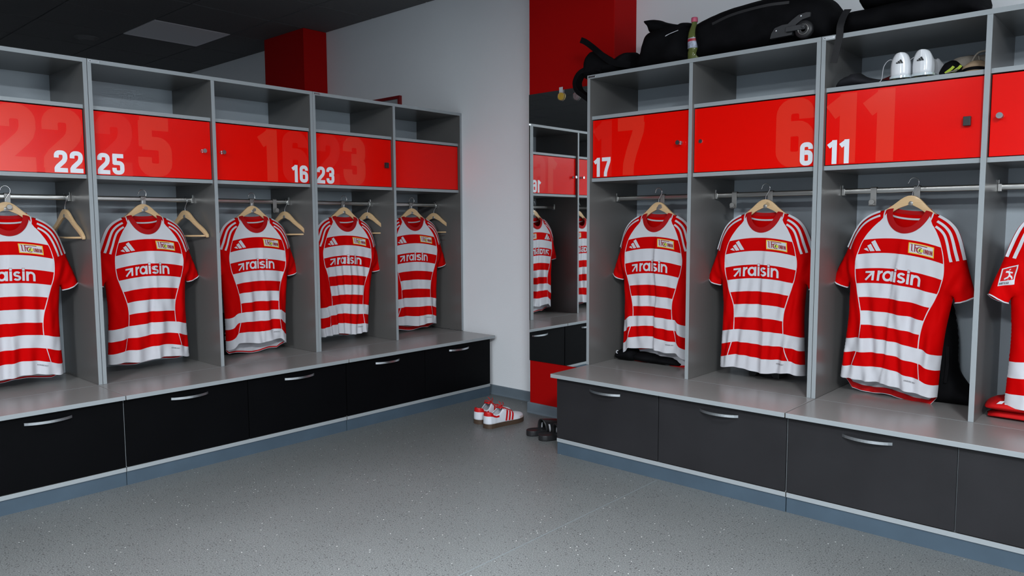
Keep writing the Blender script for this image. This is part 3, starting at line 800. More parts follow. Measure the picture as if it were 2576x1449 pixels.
# ------------------------------------------------------------------ shirts
NECK_F = [(-0.088, 0.0), (-0.080, 0.030), (-0.062, 0.062), (-0.035, 0.085), (0, 0.094), (0.035, 0.085), (0.062, 0.062), (0.080, 0.030), (0.088, 0.0)]
NECK_B = [(-0.088, 0.0), (-0.070, 0.010), (-0.04, 0.016), (0, 0.018), (0.04, 0.016), (0.070, 0.010), (0.088, 0.0)]
SIDE = [(0.088, 0.0), (0.125, 0.014), (0.16, 0.034), (0.188, 0.062), (0.208, 0.100), (0.224, 0.145), (0.245, 0.210), (0.268, 0.270), (0.284, 0.318)]
CUFF = [(0.284, 0.318), (0.262, 0.334), (0.238, 0.346), (0.214, 0.352)]
FLANK = [(0.214, 0.352), (0.207, 0.332), (0.2045, 0.350), (0.201, 0.40), (0.198, 0.46), (0.199, 0.53), (0.203, 0.62), (0.208, 0.70), (0.210, 0.750)]
STEP = 0.0085
def shirt_outline(neck):
    nk = resample(smooth_poly(neck, 5), STEP)
    sd = resample(smooth_poly(SIDE, 3), STEP); cf = resample(CUFF, STEP); fl = resample(FLANK[:3], STEP * .7) + resample(smooth_poly(FLANK[2:], 3), STEP)
    half = sd + cf + fl                                   # ends just before the hem corner
    hem = resample([(0.210, 0.750), (0.1, 0.753), (0, 0.754), (-0.1, 0.753), (-0.210, 0.750)], STEP)
    left = [(-x, t) for x, t in half[::-1]]
    return nk + half + hem + [(-0.210, 0.750)] + left[:-1]
CL_SEGS = []
def _closed():
    for sgn in (1, -1):
        for seg in (smooth_poly(SIDE, 3), FLANK[:3], smooth_poly(FLANK[2:], 3)):
            s = [(sgn * x, t) for x, t in seg]
            CL_SEGS.append((np.array(s[:-1]), np.array(s[1:])))
_closed()
def closed_dist(P):
    D = np.full(len(P), 1e9)
    for A, B in CL_SEGS: D = np.minimum(D, seg_dist(P, A, B))
    return D
FRONT = triangulate(shirt_outline(NECK_F), STEP); BACKS = triangulate(shirt_outline(NECK_B), STEP * 1.5 if False else STEP)
DF, DB = closed_dist(FRONT[0]), closed_dist(BACKS[0])
def sstep(a, b, x):
    t = np.clip((x - a) / (b - a), 0, 1); return t * t * (3 - 2 * t)
def droop(x, t):
    xx = np.minimum(np.abs(x), 0.2)
    return (0.036 - 0.024 * np.clip(t / 0.75, 0, 1)) * (xx / 0.2) ** 2
def pipe_x(v): return np.interp(v, [p[0] for p in PIPE], [p[1] for p in PIPE])
class Shirt:
    def __init__(s, seed, crease=0.012, cx=0.0, fold=0.006, puff=1.0, tail=0.02, hemw=1.0, lift=0.008, tape=0.007):
        rs = np.random.RandomState(seed); s.cx, s.crease, s.fold, s.puff, s.tail, s.hemw = cx, crease, fold, puff, tail, hemw
        s.k = rs.uniform(9, 20, 4); s.ph = rs.uniform(0, 6.28, 4); s.am = rs.uniform(0.5, 1, 4); s.sl = rs.uniform(-0.25, 0.25, 4)
        s.hp = rs.uniform(0, 6.28)
        s.lift, s.tape = lift, tape
    def depth(s, x, t, d):
        body = 0.052 * s.puff * (0.45 + 0.55 * sstep(0.0, 0.16, t)); slv = 0.030
        w = sstep(0.185, 0.235, np.abs(x)); A = body * (1 - w) + slv * w
        k = np.clip(d / 0.062, 0, 1)
        return A * np.sqrt(1 - (1 - k) ** 2), k
    def folds(s, x, t, k):
        g = sstep(0.10, 0.55, t); f = 0
        for i in range(4): f = f + s.am[i] * np.sin(2 * math.pi * s.k[i] * (x + s.sl[i] * (t - 0.4)) + s.ph[i])
        f = f * s.fold * 0.75 * g
        xx = x - s.cx - 0.006 * np.sin(t * 14 + s.ph[0])
        cr = sstep(-0.0045, 0.0045, xx) * np.exp(-np.maximum(xx, 0) / 0.045) - 0.5 * np.exp(-np.abs(xx + 0.02) / 0.02)
        f = f + 1.3 * s.crease * sstep(0.06, 0.26, t) * cr
        # drag lines from the shoulder point towards the arm hole
        for sg in (-1, 1):
            f = f + 0.004 * np.sin((np.abs(x) * 0.9 + t * 0.35) * 150 + s.ph[1]) * sstep(0.14, 0.2, sg * x) * sstep(0.12, 0.25, t)
        return f * np.clip(k * 1.4, 0, 1)
    def warp(s, x, t):
        sc = 1 + (s.hemw - 1) * sstep(0.35, 0.75, t)
        return x * sc
    def front(s, P, d, eps=0.0):
        x, t = P[:, 0], P[:, 1]; D, k = s.depth(x, t, d)
        y = -D - s.folds(x, t, k) - eps
        z = -t + 0.006 * np.sin(x * 26 + s.hp) * sstep(0.45, 0.75, t) + s.lift * sstep(0.35, 0.75, t) * np.clip(k, 0, 1) ** 2
        return np.stack([s.warp(x, t), y, z], 1)
    def back(s, P, d, eps=0.0):
        x, t = P[:, 0], P[:, 1]; D, k = s.depth(x, t, d)
        y = D * 0.8 + 0.4 * s.folds(-x, t, k) + eps
        z = -t * (1 + s.tail / 0.75 * sstep(0.5, 0.75, t) * np.clip(k * 1.5, 0, 1)) + 0.006 * np.sin(x * 26 + s.hp) * sstep(0.45, 0.75, t)
        return np.stack([s.warp(x, t), y, z], 1)
    def on_front(s, pts, eps):
        """garment (x, v) -> cloth surface"""
        P = np.array(pts, float); P = P.copy(); P[:, 1] += droop(P[:, 0], P[:, 1])
        return s.front(P, closed_dist(P), eps)
def decal(shirt, name, layers, parent, raw=False):
    """layers: list of (cells, material, eps)"""
    mb = MB(); mats = []
    for cells, mt, eps in layers:
        if mt not in mats: mats.append(mt)
        for q, (vs, fs) in enumerate(cells):
            eps = eps + 0.00003
            if raw:
                P = np.array(vs, float); pos = shirt.front(P, closed_dist(P), eps)
            else: pos = shirt.on_front(vs, eps)
            o = mb.add(pos, [], 0)
            for f in fs: mb.f.append(tuple(i + o for i in f)); mb.mi.append(mats.index(mt))
    return mb.build(name, mats, parent, smooth=True)
def quad_cells(poly4, n=8, m_=8):
    a, b_, c, d = [np.array(p, float) for p in poly4]; vs = []; fs = []
    for j in range(m_ + 1):
        for i in range(n + 1):
            u, v = i / n, j / m_; vs.append(tuple((a * (1 - u) + b_ * u) * (1 - v) + (d * (1 - u) + c * u) * v))
    for j in range(m_):
        for i in range(n):
            k = j * (n + 1) + i; fs.append((k, k + 1, k + n + 2, k + n + 1))
    return vs, fs
def disc_cells(cx, cy, r, n=20):
    vs = [(cx, cy)] + [(cx + r * math.cos(2 * math.pi * i / n), cy + r * math.sin(2 * math.pi * i / n)) for i in range(n)]
    return vs, [(0, 1 + (i + 1) % n, 1 + i) for i in range(n)]
def make_shirt(label, seed, sleeve_badge=False, row='L', **kw):
    S_ = Shirt(seed, **kw)
    root = empty('football_shirt'); tag(root, label, 'shirt', 'red and white striped football shirts')
    pf = S_.front(FRONT[0], DF); pb = S_.back(BACKS[0], DB)
    uvf = [(float(x), float(max(0, t - droop(x, t)))) for x, t in FRONT[0]]
    uvb = [(float(x), float(max(0, t - droop(x, t)))) for x, t in BACKS[0]]
    V = list(map(tuple, pf)) + list(map(tuple, pb)); UV = uvf + uvb; nf = len(pf)
    tris = [(t, 0) for t in FRONT[1]] + [(tuple(i + nf for i in t[::-1]), 1) for t in BACKS[1]]
    FP = np.concatenate([FRONT[0], BACKS[0]])
    groups = {'body': [], 'sl': [], 'sr': []}
    for t, mi in tris:
        c = FP[list(t)].mean(0); v = c[1] - droop(c[0], c[1])
        if c[1] < 0.356 and abs(c[0]) > pipe_x(v) and (c[1] < 0.30 or abs(c[0]) > 0.2045): groups['sr' if c[0] > 0 else 'sl'].append((t, mi))
        else: groups['body'].append((t, mi))
    for gname, lst in groups.items():
        used = sorted({i for t, _ in lst for i in t}); mp = {k: i for i, k in enumerate(used)}
        mb = MB(); mb.v = [V[k] for k in used]; mb.f = [tuple(mp[i] for i in t) for t, _ in lst]; mb.mi = [mi for _, mi in lst]
        o = mb.build('body' if gname == 'body' else 'sleeve', [M_SHIRT, M_SHIRTB], root, smooth=True, uvs=[UV[k] for k in used])
        md = o.modifiers.new('weld', 'WELD'); md.merge_threshold = 0.0001
        if gname == 'body': bodyo = o
    # collar rib: front scoop and back band
    mb = MB()
    cf = smooth_poly(NECK_F, 6); n = len(cf)
    def rib(curve, fn, sign, inner, ep):
        rows = []
        N = len(curve)
        for j in range(4):
            f = j / 3; pts = []
            for i, (x, t) in enumerate(curve):
                a = np.array(curve[max(i - 1, 0)]); c = np.array(curve[min(i + 1, N - 1)]); tg = (c - a) / (np.linalg.norm(c - a) + 1e-9)
                nrm = np.array((tg[1], -tg[0]))            # towards the opening
                pts.append((x + nrm[0] * inner * f * sign * 1.0, t + nrm[1] * inner * f * sign))
            rows.append(pts)
        base = np.array(rows[0]); d0 = closed_dist(base)
        P0 = fn(base, d0)
        o = len(mb.v)
        for j in range(4):
            dif = np.array(rows[j]) - base
            bul = ep * (1 + 0.8 * math.sin(math.pi * j / 3))
            for i in range(N):
                mb.v.append((P0[i, 0] + dif[i, 0], P0[i, 1] + (-bul if fn == S_.front else bul), P0[i, 2] - dif[i, 1]))
        for j in range(3):
            for i in range(N - 1):
                mb.f.append((o + j * N + i, o + j * N + i + 1, o + (j + 1) * N + i + 1, o + (j + 1) * N + i)); mb.mi.append(0)
    rib(cf, S_.front, 1, 0.025, 0.0022)
    rib(smooth_poly(NECK_B, 6), S_.back, 1, 0.017, -0.001)
    col = mb.build('collar', M_COLLAR, root, smooth=True)
    # white trims beside the collar, neck tape inside, shoulder stripes, cuffs
    lay = []
    for sg in (-1, 1):
        lay.append(([stroke_cells([(sg * 0.0935, 0.002), (sg * 0.0935, 0.02), (sg * 0.090, 0.042)], 0.0055, 0.006)], M_WHITEPRINT, 0.0022))
    for one in lay: decal(S_, 'collar_trim', [one], root, raw=True)
    tape = [(x, t + 0.017) for x, t in smooth_poly(NECK_B, 6)[4:-4]]
    vs, fs = stroke_cells(tape, 0.0075, 0.008); P = np.array(vs); mb = MB()
    mb.add(S_.back(P, closed_dist(P), -0.003), fs); mb.build('neck_tape', M_WHITEPRINT, root, smooth=True)
    ht = [(x, 0.7475 - S_.tape / 2 + 0.003 * (1 - (x / 0.2) ** 2)) for x in np.linspace(-0.204, 0.204, 40)]
    vs, fs = stroke_cells(ht, S_.tape, 0.008); P = np.array(vs); mb = MB()
    mb.add(S_.back(P, closed_dist(P), -0.0022), fs); mb.build('hem_tape', M_SHIRTRED, root, smooth=True)
    sh = smooth_poly(SIDE, 4); lay = []
    def offs(path, off, sg):
        out = []
        for i, (x, t) in enumerate(path):
            a = np.array(path[max(i - 1, 0)]); c = np.array(path[min(i + 1, len(path) - 1)]); tg = (c - a) / np.linalg.norm(c - a)
            q = np.array((x, t)) + np.array((-tg[1], tg[0])) * off; out.append((sg * q[0], q[1]))
        return out
    for sg in (-1, 1):
        for off, t1 in (((0.002, 0.185), (0.020, 0.195)) if (sg < 0 and row == 'R') else ((0.0035, 0.185), (0.0225, 0.194), (0.0415, 0.205))):
            path = [p for p in offs(sh, off, sg) if p[1] < t1 and abs(p[0]) > 0.106 + off * 0.1]
            lay.append(([stroke_cells(path, 0.0088, 0.006)], M_WHITEPRINT, 0.0016))
    for one in lay: decal(S_, 'shoulder_stripe', [one], root, raw=True)
    for sg in (-1, 1):
        mb = MB()
        cuff = [(sg * x, t) for x, t in CUFF]
        for fn, ep in ((S_.front, 0.0012), (S_.back, 0.0012)):
            vs, fs = stroke_cells(cuff, 0.0045, 0.006); P = np.array(vs); mb.add(fn(P, closed_dist(P), ep), fs)
        mb.build('cuff_trim', M_WHITEPRINT, root, smooth=True)
    # maker's three bars
    bx, bv, h = -0.140, 0.170, 0.047
    bars = []
    for x0, hh, w in ((0.0, 0.36, 0.0215), (0.0225, 0.68, 0.0225), (0.046, 1.0, 0.0235)):
        top = bv - h * hh; sl = 0.62 * h * hh
        xr = bx + x0 + w
        bars.append(quad_cells([(bx + x0 + w * (0.15 if hh < .4 else 0), bv - (0.006 if hh < .4 else 0)), (bx + x0 + w * 0.80, bv), (bx + x0 + w * 0.80 - sl, top), (bx + x0 + w * 0.18 - sl, top + 0.42 * w * (0.7 if hh > 0.4 else 0.5))], 5, 7))
    # lean the bars back to the left
    decal(S_, 'maker_mark', [(bars, M_WHITEPRINT, 0.0016)], root)
    # chest sponsor: arrow and word, with a red outline that shows on the white band
    bl, xh, st = 0.297, 0.0435, 0.006
    flip = lambda cells: [([(x, bl - (y - bl)) for x, y in vs], fs) for vs, fs in cells]
    ar = 0.0375; ax = -0.128
    arrow = [[(ax + 0.001, bl + ar), (ax + 0.034, bl + ar), (ax + 0.034, bl + 0.001)], [(ax + 0.004, bl + 0.003), (ax + 0.032, bl + ar - 0.003)]]
    cells = [stroke_cells(a, 0.0085, st) for a in arrow]
    out = []
    x = -0.078
    for ch, gp in zip('raisin', (0.02, 0.13, 0.12, 0.12, 0.13, 0.1)):
        c, xe = text_cells(ch, x, bl, xh, 1.0, gp, 1.0, st); cells += c
        o_, _ = text_cells(ch, x, bl, xh, 1.0, gp, 1.0, st, 0.0022); x = xe
        if ch == 'i':
            vs = [(x_, y_ + (0.0011 if y_ > bl + xh * 1.25 else (-0.0011 if y_ < bl + xh * 1.1 else 0))) for x_, y_ in o_[1][0]]; out.append((vs, o_[1][1]))
    decal(S_, 'sponsor_print', [(flip(out), M_REDPRINT, 0.0013), (flip(cells), M_WHITEPRINT, 0.0019)], root)
    # club crest patch
    cx0, cv0, cw, chh, slant = 0.030, 0.126, 0.098, 0.043, 0.004
    def C(u, v): return (cx0 + cw * u + slant * (1 - v), cv0 + chh * (1 - v) + 0.0 * u)
    def rect(u0, u1, v0, v1, n=10, mm=5): return quad_cells([C(u0, v0), C(u1, v0), C(u1, v1), C(u0, v1)], n, mm)
    tocr = lambda cells: [([C(x, y) for x, y in vs], fs) for vs, fs in cells]
    asp = chh / cw
    dark = [stroke_cells([(0.10, 0.86), (0.14, 0.86), (0.14, 0.22)], 0.042, 0.1), stroke_cells([(0.075, 0.86), (0.16, 0.86)], 0.05, 0.1),
            stroke_cells([(0.26, 0.20), (0.26, 0.88)], 0.042, 0.1), stroke_cells([(0.22, 0.85), (0.74, 0.85)], 0.075, 0.05), stroke_cells([(0.26, 0.58), (0.37, 0.58)], 0.08, 0.05)]
    dark.append(stroke_cells([(0.185, 0.20), (0.185, 0.28)], 0.03))
    ring = stroke_cells([(0.455 + 0.115 * math.cos(R(a)), 0.42 + 0.115 / asp * math.sin(R(a))) for a in range(50, 320, 12)], 0.055)
    un = []
    x = 0.60
    for ch in 'UNION':
        w, strokes, sw = GLYPH[ch]
        for sx_ in strokes: un.append(stroke_cells([(x + p[0] * 0.145, 0.20 + p[1] * 0.42) for p in sx_], 0.026, 0.1))
        x += (w + 0.09) * 0.145
    dot = disc_cells(0.46, 0.42, 1, 20); dot = ([(0.46 + (a - 0.46) * 0.075, 0.42 + (c_ - 0.42) * 0.075 / asp) for a, c_ in dot[0]], dot[1])
    dot2 = ([(a + 0.055, c_) for a, c_ in dot[0]], dot[1])
    bear = [stroke_cells([(0.425, 0.28), (0.445, 0.40), (0.475, 0.55)], 0.035), stroke_cells([(0.445, 0.42), (0.495, 0.46)], 0.02), stroke_cells([(0.45, 0.5), (0.505, 0.58)], 0.02), stroke_cells([(0.44, 0.36), (0.49, 0.26)], 0.025)]
    cr = decal(S_, 'club_crest', [([rect(0, 1, 0, 1)], M_YELLOW, 0.0016), ([rect(0.04, 0.96, 0.085, 0.915)], M_WHITEPRINT, 0.0020), (tocr([dot, dot2]), M_LIME, 0.0023),
                                  (tocr(dark + [ring] + un), M_REDPRINT, 0.0027), (tocr(bear), M_BLACKPRINT, 0.0029)], root)
    cr['label'] = 'white and yellow rectangular club crest'
    # small fabric name near the hem
    c, _ = text_cells('AEROREADY', 0.090, 0.708, 0.0062, 1.0, 0.25, 0.9, None)
    c = [([(x, 2 * 0.708 - y) for x, y in vs], fs) for vs, fs in c]
    decal(S_, 'hem_lettering', [(c, M_BLACKPRINT, 0.0018)], root)
    if sleeve_badge:
        bd = [(-0.262, 0.225), (-0.214, 0.205), (-0.214, 0.278), (-0.250, 0.293)]
        bd = [(-0.246, 0.222), (-0.205, 0.205), (-0.215, 0.278), (-0.262, 0.287)]
        def Q(u, v):
            a, b_, c_, d_ = [np.array(p) for p in bd]; return tuple((a * (1 - u) + b_ * u) * (v) + (d_ * (1 - u) + c_ * u) * (1 - v))
        tq = lambda cells: [([Q(x, y) for x, y in vs], fs) for vs, fs in cells]
        fig = [stroke_cells([(0.55, 0.86), (0.58, 0.80)], 0.10), stroke_cells([(0.30, 0.76), (0.52, 0.72), (0.60, 0.55), (0.50, 0.42), (0.30, 0.36)], 0.10),
               stroke_cells([(0.55, 0.70), (0.78, 0.62)], 0.07), stroke_cells([(0.56, 0.52), (0.74, 0.42), (0.80, 0.30)], 0.09)]
        txt, _ = text_cells('BUNDESLIGA', 0.06, 0.06, 0.13, 0.75, 0.12, 1.0)
        sb = decal(S_, 'league_badge', [([quad_cells(bd, 6, 6)], M_WHITEPRINT, 0.0018), (tq([quad_cells([(0.08, 0.26), (0.92, 0.26), (0.92, 0.94), (0.08, 0.94)], 6, 6)]), M_SHIRTRED, 0.0022),
                                   (tq(fig), M_WHITEPRINT, 0.0026), (tq(txt), M_BLACKPRINT, 0.0024)], root, raw=True)
        sb['label'] = 'white and red square league badge on sleeve'
    return root

NECK_Z = 1.217
SHIRTS = [  # row, u, depth, yaw, roll, kwargs, where, hanger words
    ('L', 1.022, 0.245, 3, -1, dict(seed=3, lift=0.010, crease=0.008, cx=-0.02, fold=0.006), 'striped shirt cut off by left picture edge below door twenty-two'),
    ('L', 1.627, 0.235, -3, 0, dict(seed=11, lift=0.012, crease=0.013, cx=0.012, fold=0.005, tail=0.012), 'striped shirt hanging below door twenty-five'),
    ('L', 2.236, 0.235, 0, 0, dict(seed=21, lift=0.030, crease=0.013, cx=0.022, fold=0.008, tail=0.036, hemw=0.90), 'striped shirt hanging below door sixteen'),
    ('L', 2.868, 0.235, 4, -2, dict(seed=31, crease=0.013, cx=0.0, fold=0.009, tail=0.008, hemw=0.86), 'striped shirt hanging below door twenty-three'),
    ('L', 3.432, 0.235, 8, -1, dict(seed=41, lift=0.006, tape=0.022, crease=0.010, cx=0.02, fold=0.006, tail=0.034, hemw=0.95), 'striped shirt in the locker next to the white wall'),
    ('R', -2.080, 0.24, 2, 0, dict(seed=51, lift=0.042, tape=0.010, crease=0.014, cx=0.02, fold=0.006, tail=0.048, hemw=1.0), 'striped shirt hanging below door seventeen beside the mirror'),
    ('R', -1.500, 0.235, 0, 0, dict(seed=61, lift=0.004, crease=0.008, cx=0.02, fold=0.007, tail=0.006), 'striped shirt hanging below door six'),
    ('R', -0.872, 0.215, 6, -5, dict(seed=71, lift=0.018, tape=0.022, crease=0.010, cx=-0.01, fold=0.009, tail=0.048, hemw=0.95), 'striped shirt hanging tilted below door eleven'),
    ('R', -0.318, 0.235, -32, 0, dict(seed=81, crease=0.010, cx=0.0, fold=0.008, tail=0.02, sleeve_badge=True), 'striped shirt with sleeve badge cut off by right picture edge'),
]
FIX_YAW = lambda row, y: y
for row, u, d, yaw, roll, kw, words in SHIRTS:
    kw = dict(kw); seed = kw.pop('seed')
    s = make_shirt('red and white ' + words, seed, row=row, **kw)
    dz = 0.0
    place(s, row, u, d - 0.018, NECK_Z + dz, yaw=-yaw, roll=-roll)
    hname = words.replace('striped shirt', 'shirt')
    h = make_hanger('pale wooden hanger holding the ' + hname, 'wooden hangers carrying shirts')
    place(h, row, u, d - 0.016, NECK_Z, yaw=-yaw, roll=-roll)
    make_rail_hook('steel rail hook at the ' + hname.replace('hanging ', '').replace('tilted ', ''), row, u + 0.012)
# spare hangers, turned across the rail
for row, u, yaw, where, lp in (('L', 1.272, 84, 'empty wooden hanger right of the shirt below door twenty-two', False), ('L', 1.858, 78, 'empty wooden hanger right of the shirt below door twenty-five', False),
                               ('L', 2.462, 75, 'empty wooden hanger right of the shirt below door sixteen', False), ('L', 3.075, 72, 'empty wooden hanger right of the shirt below door twenty-three', False),
                               ('L', 3.662, 70, 'empty wooden hanger with wire loop beside the white wall', True)):
    h = make_hanger(where, 'empty wooden hangers', loop=lp)
    place(h, row, u, RAIL_D - 0.005, RAIL_Z - 0.118, yaw=-yaw)
for row, u, where in (('L', 2.395, 'flat steel hook alone on the rail below door sixteen'), ('R', -1.668, 'flat steel hook alone on the rail below door six'), ('R', -1.030, 'flat steel hook alone on the rail below door eleven')):
    make_rail_hook(where, row, u)

# ------------------------------------------------------------------ shoes
def shoe_profile(kind):
    if kind == 'sneaker':
        return dict(L=0.302, W=[(0, .0), (.004, .010), (.012, .018), (.03, .026), (.06, .032), (.15, .036), (.30, .035), (.42, .036), (.55, .042), (.70, .049), (.80, .048), (.88, .042), (.94, .032), (.98, .018), (1, .006)],
                    T=[(0, .096), (.04, .096), (.08, .094), (.14, .082), (.20, .074), (.28, .076), (.36, .095), (.40, .102), (.46, .096), (.55, .083), (.65, .070), (.75, .060), (.85, .054), (.93, .048), (.98, .040), (1, .032)],
                    O=[(0, .0), (.012, .006), (.03, .014), (.08, .022), (.2, .026), (.32, .024), (.40, .016), (.46, .009), (.60, .006), (.66, .0), (1, .0)], sole=0.026)
    return dict(L=0.285, W=[(0, .0), (.004, .011), (.012, .020), (.03, .029), (.06, .035), (.14, .038), (.30, .033), (.42, .034), (.55, .040), (.70, .046), (.80, .045), (.88, .039), (.94, .029), (.98, .016), (1, .005)],
                T=[(0, .107), (.04, .107), (.08, .104), (.14, .088), (.20, .076), (.28, .074), (.36, .082), (.40, .086), (.46, .082), (.55, .072), (.65, .061), (.75, .052), (.85, .046), (.93, .041), (.98, .036), (1, .030)],
                O=[(0, .0), (.012, .005), (.03, .010), (.08, .018), (.2, .024), (.32, .022), (.40, .014), (.46, .008), (.60, .005), (.66, .0), (1, .0)], sole=0.018)
def make_shoe(kind, label, loc, rotz, group, mats, extra=None, mirror=1):
    p = shoe_profile(kind); L_ = p['L']; ns = 64; nt = 14
    r = empty('sneaker' if kind == 'sneaker' else 'football_boot', loc, (0, 0, rotz)); tag(r, label, 'shoe', group)
    f = lambda tab, s: float(np.interp(s, [a for a, _ in tab], [c for _, c in tab]))
    bend = lambda s: mirror * 0.010 * math.sin(math.pi * min(1, max(0, (s - 0.2) / 0.8))) # slight banana outline
    def surf(s, k, side):
        """k 0 bottom .. 1 top rim"""
        w, zt, o = f(p['W'], s), f(p['T'], s), f(p['O'], s); zb = p['sole'] - 0.004
        a = k * math.pi / 2
        ww = o + (w * (1.0 if kind == 'sneaker' else 0.96 + 0.10 * math.sin(a * 2) * (1 if s < .2 else .3)) - o) * (math.cos(a) ** (0.62 if kind == 'sneaker' else 1.05 - 0.4 * min(1, s * 3)) if k < 1 else 0)
        zz = zb + (zt - zb) * (math.sin(a) ** 0.85)
        return (s * L_, side * ww + bend(s), zz)
    ss = [((i / ns) ** 1.6) for i in range(ns + 1)]
    b = MB()
    for side in (1, -1):
        o = len(b.v)
        for s in ss:
            for k in range(nt + 1): b.v.append(surf(s, k / nt, side))
        for i in range(ns):
            for k in range(nt):
                a = o + i * (nt + 1) + k; fc = (a, a + nt + 1, a + nt + 2, a + 1)
                s = (ss[i] + ss[i + 1]) / 2; kk = (k + .5) / nt; z = surf(s, kk, side)[2]; mi = 0
                if kind == 'sneaker':
                    if s < 0.125 and k >= 6: mi = 1
                    elif s < 0.27 and 6 <= k <= 8: mi = 1
                    elif s > 0.76 and k < 4: mi = 2
                b.f.append(fc if side < 0 else fc[::-1]); b.mi.append(mi)
    up = b.build('upper', mats['upper'], r, smooth=True)
    sd = up.modifiers.new('weld', 'WELD'); sd.merge_threshold = 0.0008
    sd = up.modifiers.new('solid', 'SOLIDIFY'); sd.thickness = 0.004; sd.offset = 1 if False else -1
    # sole
    b = MB(); ring = [(s * L_, f(p['W'], s) + 0.003 + bend(s)) for s in ss] + [(s * L_, -f(p['W'], s) - 0.003 + bend(s)) for s in ss[::-1]]
    n = len(ring)
    def lev(z, g): return [(x * (1 + 0.0) , (y), z + (0.006 * max(0, (x / L_ - 0.8) / 0.2) ** 2 if z < .01 else 0)) for x, y in ring]
    z0 = 0.0 if kind == 'sneaker' else 0.009
    for z in (z0, z0 + .003, p['sole'] - .001, p['sole']): b.v += lev(z, 0)
    for j in range(3):
        for i in range(n): b.f.append((j * n + i, j * n + (i + 1) % n, (j + 1) * n + (i + 1) % n, (j + 1) * n + i)); b.mi.append(0)
    b.f.append(tuple(range(n))[::-1]); b.mi.append(0); b.f.append(tuple(range(3 * n, 4 * n))); b.mi.append(0)
    so = b.build('sole', mats['sole'], r, angle=40); fix_normals(so)
    b = MB()
    rg = [(s * L_, (f(p['W'], s) - .005) * 0.92 + bend(s)) for s in ss[4:-6]] + [(s * L_, -(f(p['W'], s) - .005) * 0.92 + bend(s)) for s in ss[4:-6][::-1]]
    b.add([(x, y, p['sole'] + 0.004) for x, y in rg], [tuple(range(len(rg)))]); b.build('insole', mats['insole'], r)
    if kind == 'sneaker':
        # three stripes on either side
        for side in (1, -1):
            for q in range(3):
                b = MB()
                s0 = 0.40 + q * 0.068
                vs = []; N = 9
                for i in range(N + 1):
                    k = 0.04 + 0.72 * i / N; s = s0 + 0.055 * (i / N)
                    for j in range(3):
                        pt = surf(s + 0.040 * (j / 2), k, side); vs.append((pt[0], pt[1] + side * 0.0012, pt[2] + 0.0006))
                fs = [(i * 3 + j, i * 3 + j + 1, (i + 1) * 3 + j + 1, (i + 1) * 3 + j) for i in range(N) for j in range(2)]
                b.add(vs, fs)
                o = b.build('side_stripe', mats['accent'], r, smooth=True)
        b = MB()  # tongue
        vs = []
        for i in range(9):
            s = 0.36 + 0.034 * i
            for j in range(5):
                y = (j / 4 - .5) * 2 * 0.019; vs.append((s * L_ - 0.01, y + bend(s), f(p['T'], s) + 0.010 * (1 - i / 8) - abs(j - 2) * 0.002 - 0.001))
        b.add(vs, [(i * 5 + j, i * 5 + j + 1, (i + 1) * 5 + j + 1, (i + 1) * 5 + j) for i in range(8) for j in range(4)])
        o = b.build('tongue', mats['accent'], r, smooth=True); o.modifiers.new('solid', 'SOLIDIFY').thickness = 0.003
        b = MB()
        for q in range(5):
            s = 0.43 + 0.048 * q; z = f(p['T'], s) + 0.004; y0 = bend(s)
            b.ribbon([(s * L_ + 0.004, y0 - 0.022, z - 0.008), (s * L_, y0 - 0.012, z), (s * L_ - 0.002, y0, z + 0.001), (s * L_, y0 + 0.012, z), (s * L_ + 0.004, y0 + 0.022, z - 0.008)], 0.007, (0, 0, 1), 0.002, wdir=(1, 0, 0))
        zt = f(p['T'], .42) + .005; xx = .42 * L_
        for sg in (1, -1):
            b.tube(smooth_poly([(xx, 0, zt), (xx - .008, sg * .014, zt + .012), (xx - .016, sg * .030, zt + .008), (xx - .008, sg * .032, zt - .008), (xx + .004, sg * .012, zt)], 5), 0.0022, 6)
            b.tube(smooth_poly([(xx, 0, zt), (xx + .010, sg * .010, zt + .014), (xx - .002, sg * .016, zt + .030)], 5), 0.0020, 6)
        b.build('laces', mats['lace'], r, smooth=True)
    else:
        for s, y in ((.08, .022), (.08, -.022), (.20, .020), (.20, -.020), (.58, .028), (.58, -.028), (.72, .032), (.72, -.032), (.85, .022), (.85, -.022)):
            b = MB(); b.lathe([(0.0, 0.0), (0.004, 0.0), (0.006, 0.010)], 10, 0, 'z', (s * L_, y, 0))
            b.build('stud', mats['stud'], r, smooth=True)
        # three bars on the heel
        b = MB()
        for x0, hh in ((-0.0125, 0.35), (-0.004, 0.68), (0.005, 1.0)):
            h = 0.015 * hh; vs = []
            for (yy, zz) in ((x0, 0), (x0 + .0075, 0), (x0 + .0075 - .55 * h, h), (x0 + .0015 - .55 * h, h * 0.8)):
                vs.append((-0.003 + 0.2 * (abs(yy)) ** 1.3, mirror * 0 - yy, 0.064 + zz))
            b.add(vs, [(0, 1, 2, 3)])
        b.build('heel_bars', M_BLACKPRINT, r)
        b = MB(); b.tube(smooth_poly([(.36 * L_, .02, .085), (.30 * L_, .05, .098), (.22 * L_, .068, .07), (.18 * L_, .072, .02), (.14 * L_, .082, .003)], 6), 0.0016, 6)
        for q in range(4):
            s = 0.42 + 0.06 * q; z = f(p['T'], s) + .003; b.tube([(s * L_, -.018, z - .006), (s * L_, 0, z), (s * L_, .018, z - .006)], 0.0016, 6)
        b.build('laces', mats['lace'], r, smooth=True)
    return r
M_SNWHITE = mat('white_leather', (0.74, 0.77, 0.84, 1), 0.38, bump=(400, 0.1)); M_SNRED = mat('red_leather', (0.58, 0.006, 0.008, 1), 0.4)
M_SUEDE = mat('pale_suede', (0.56, 0.50, 0.50, 1), 0.85); M_GUM = mat('gum_rubber', (0.075, 0.048, 0.032, 1), 0.5); M_LACE = mat('red_lace', (0.55, 0.004, 0.006, 1), 0.7)
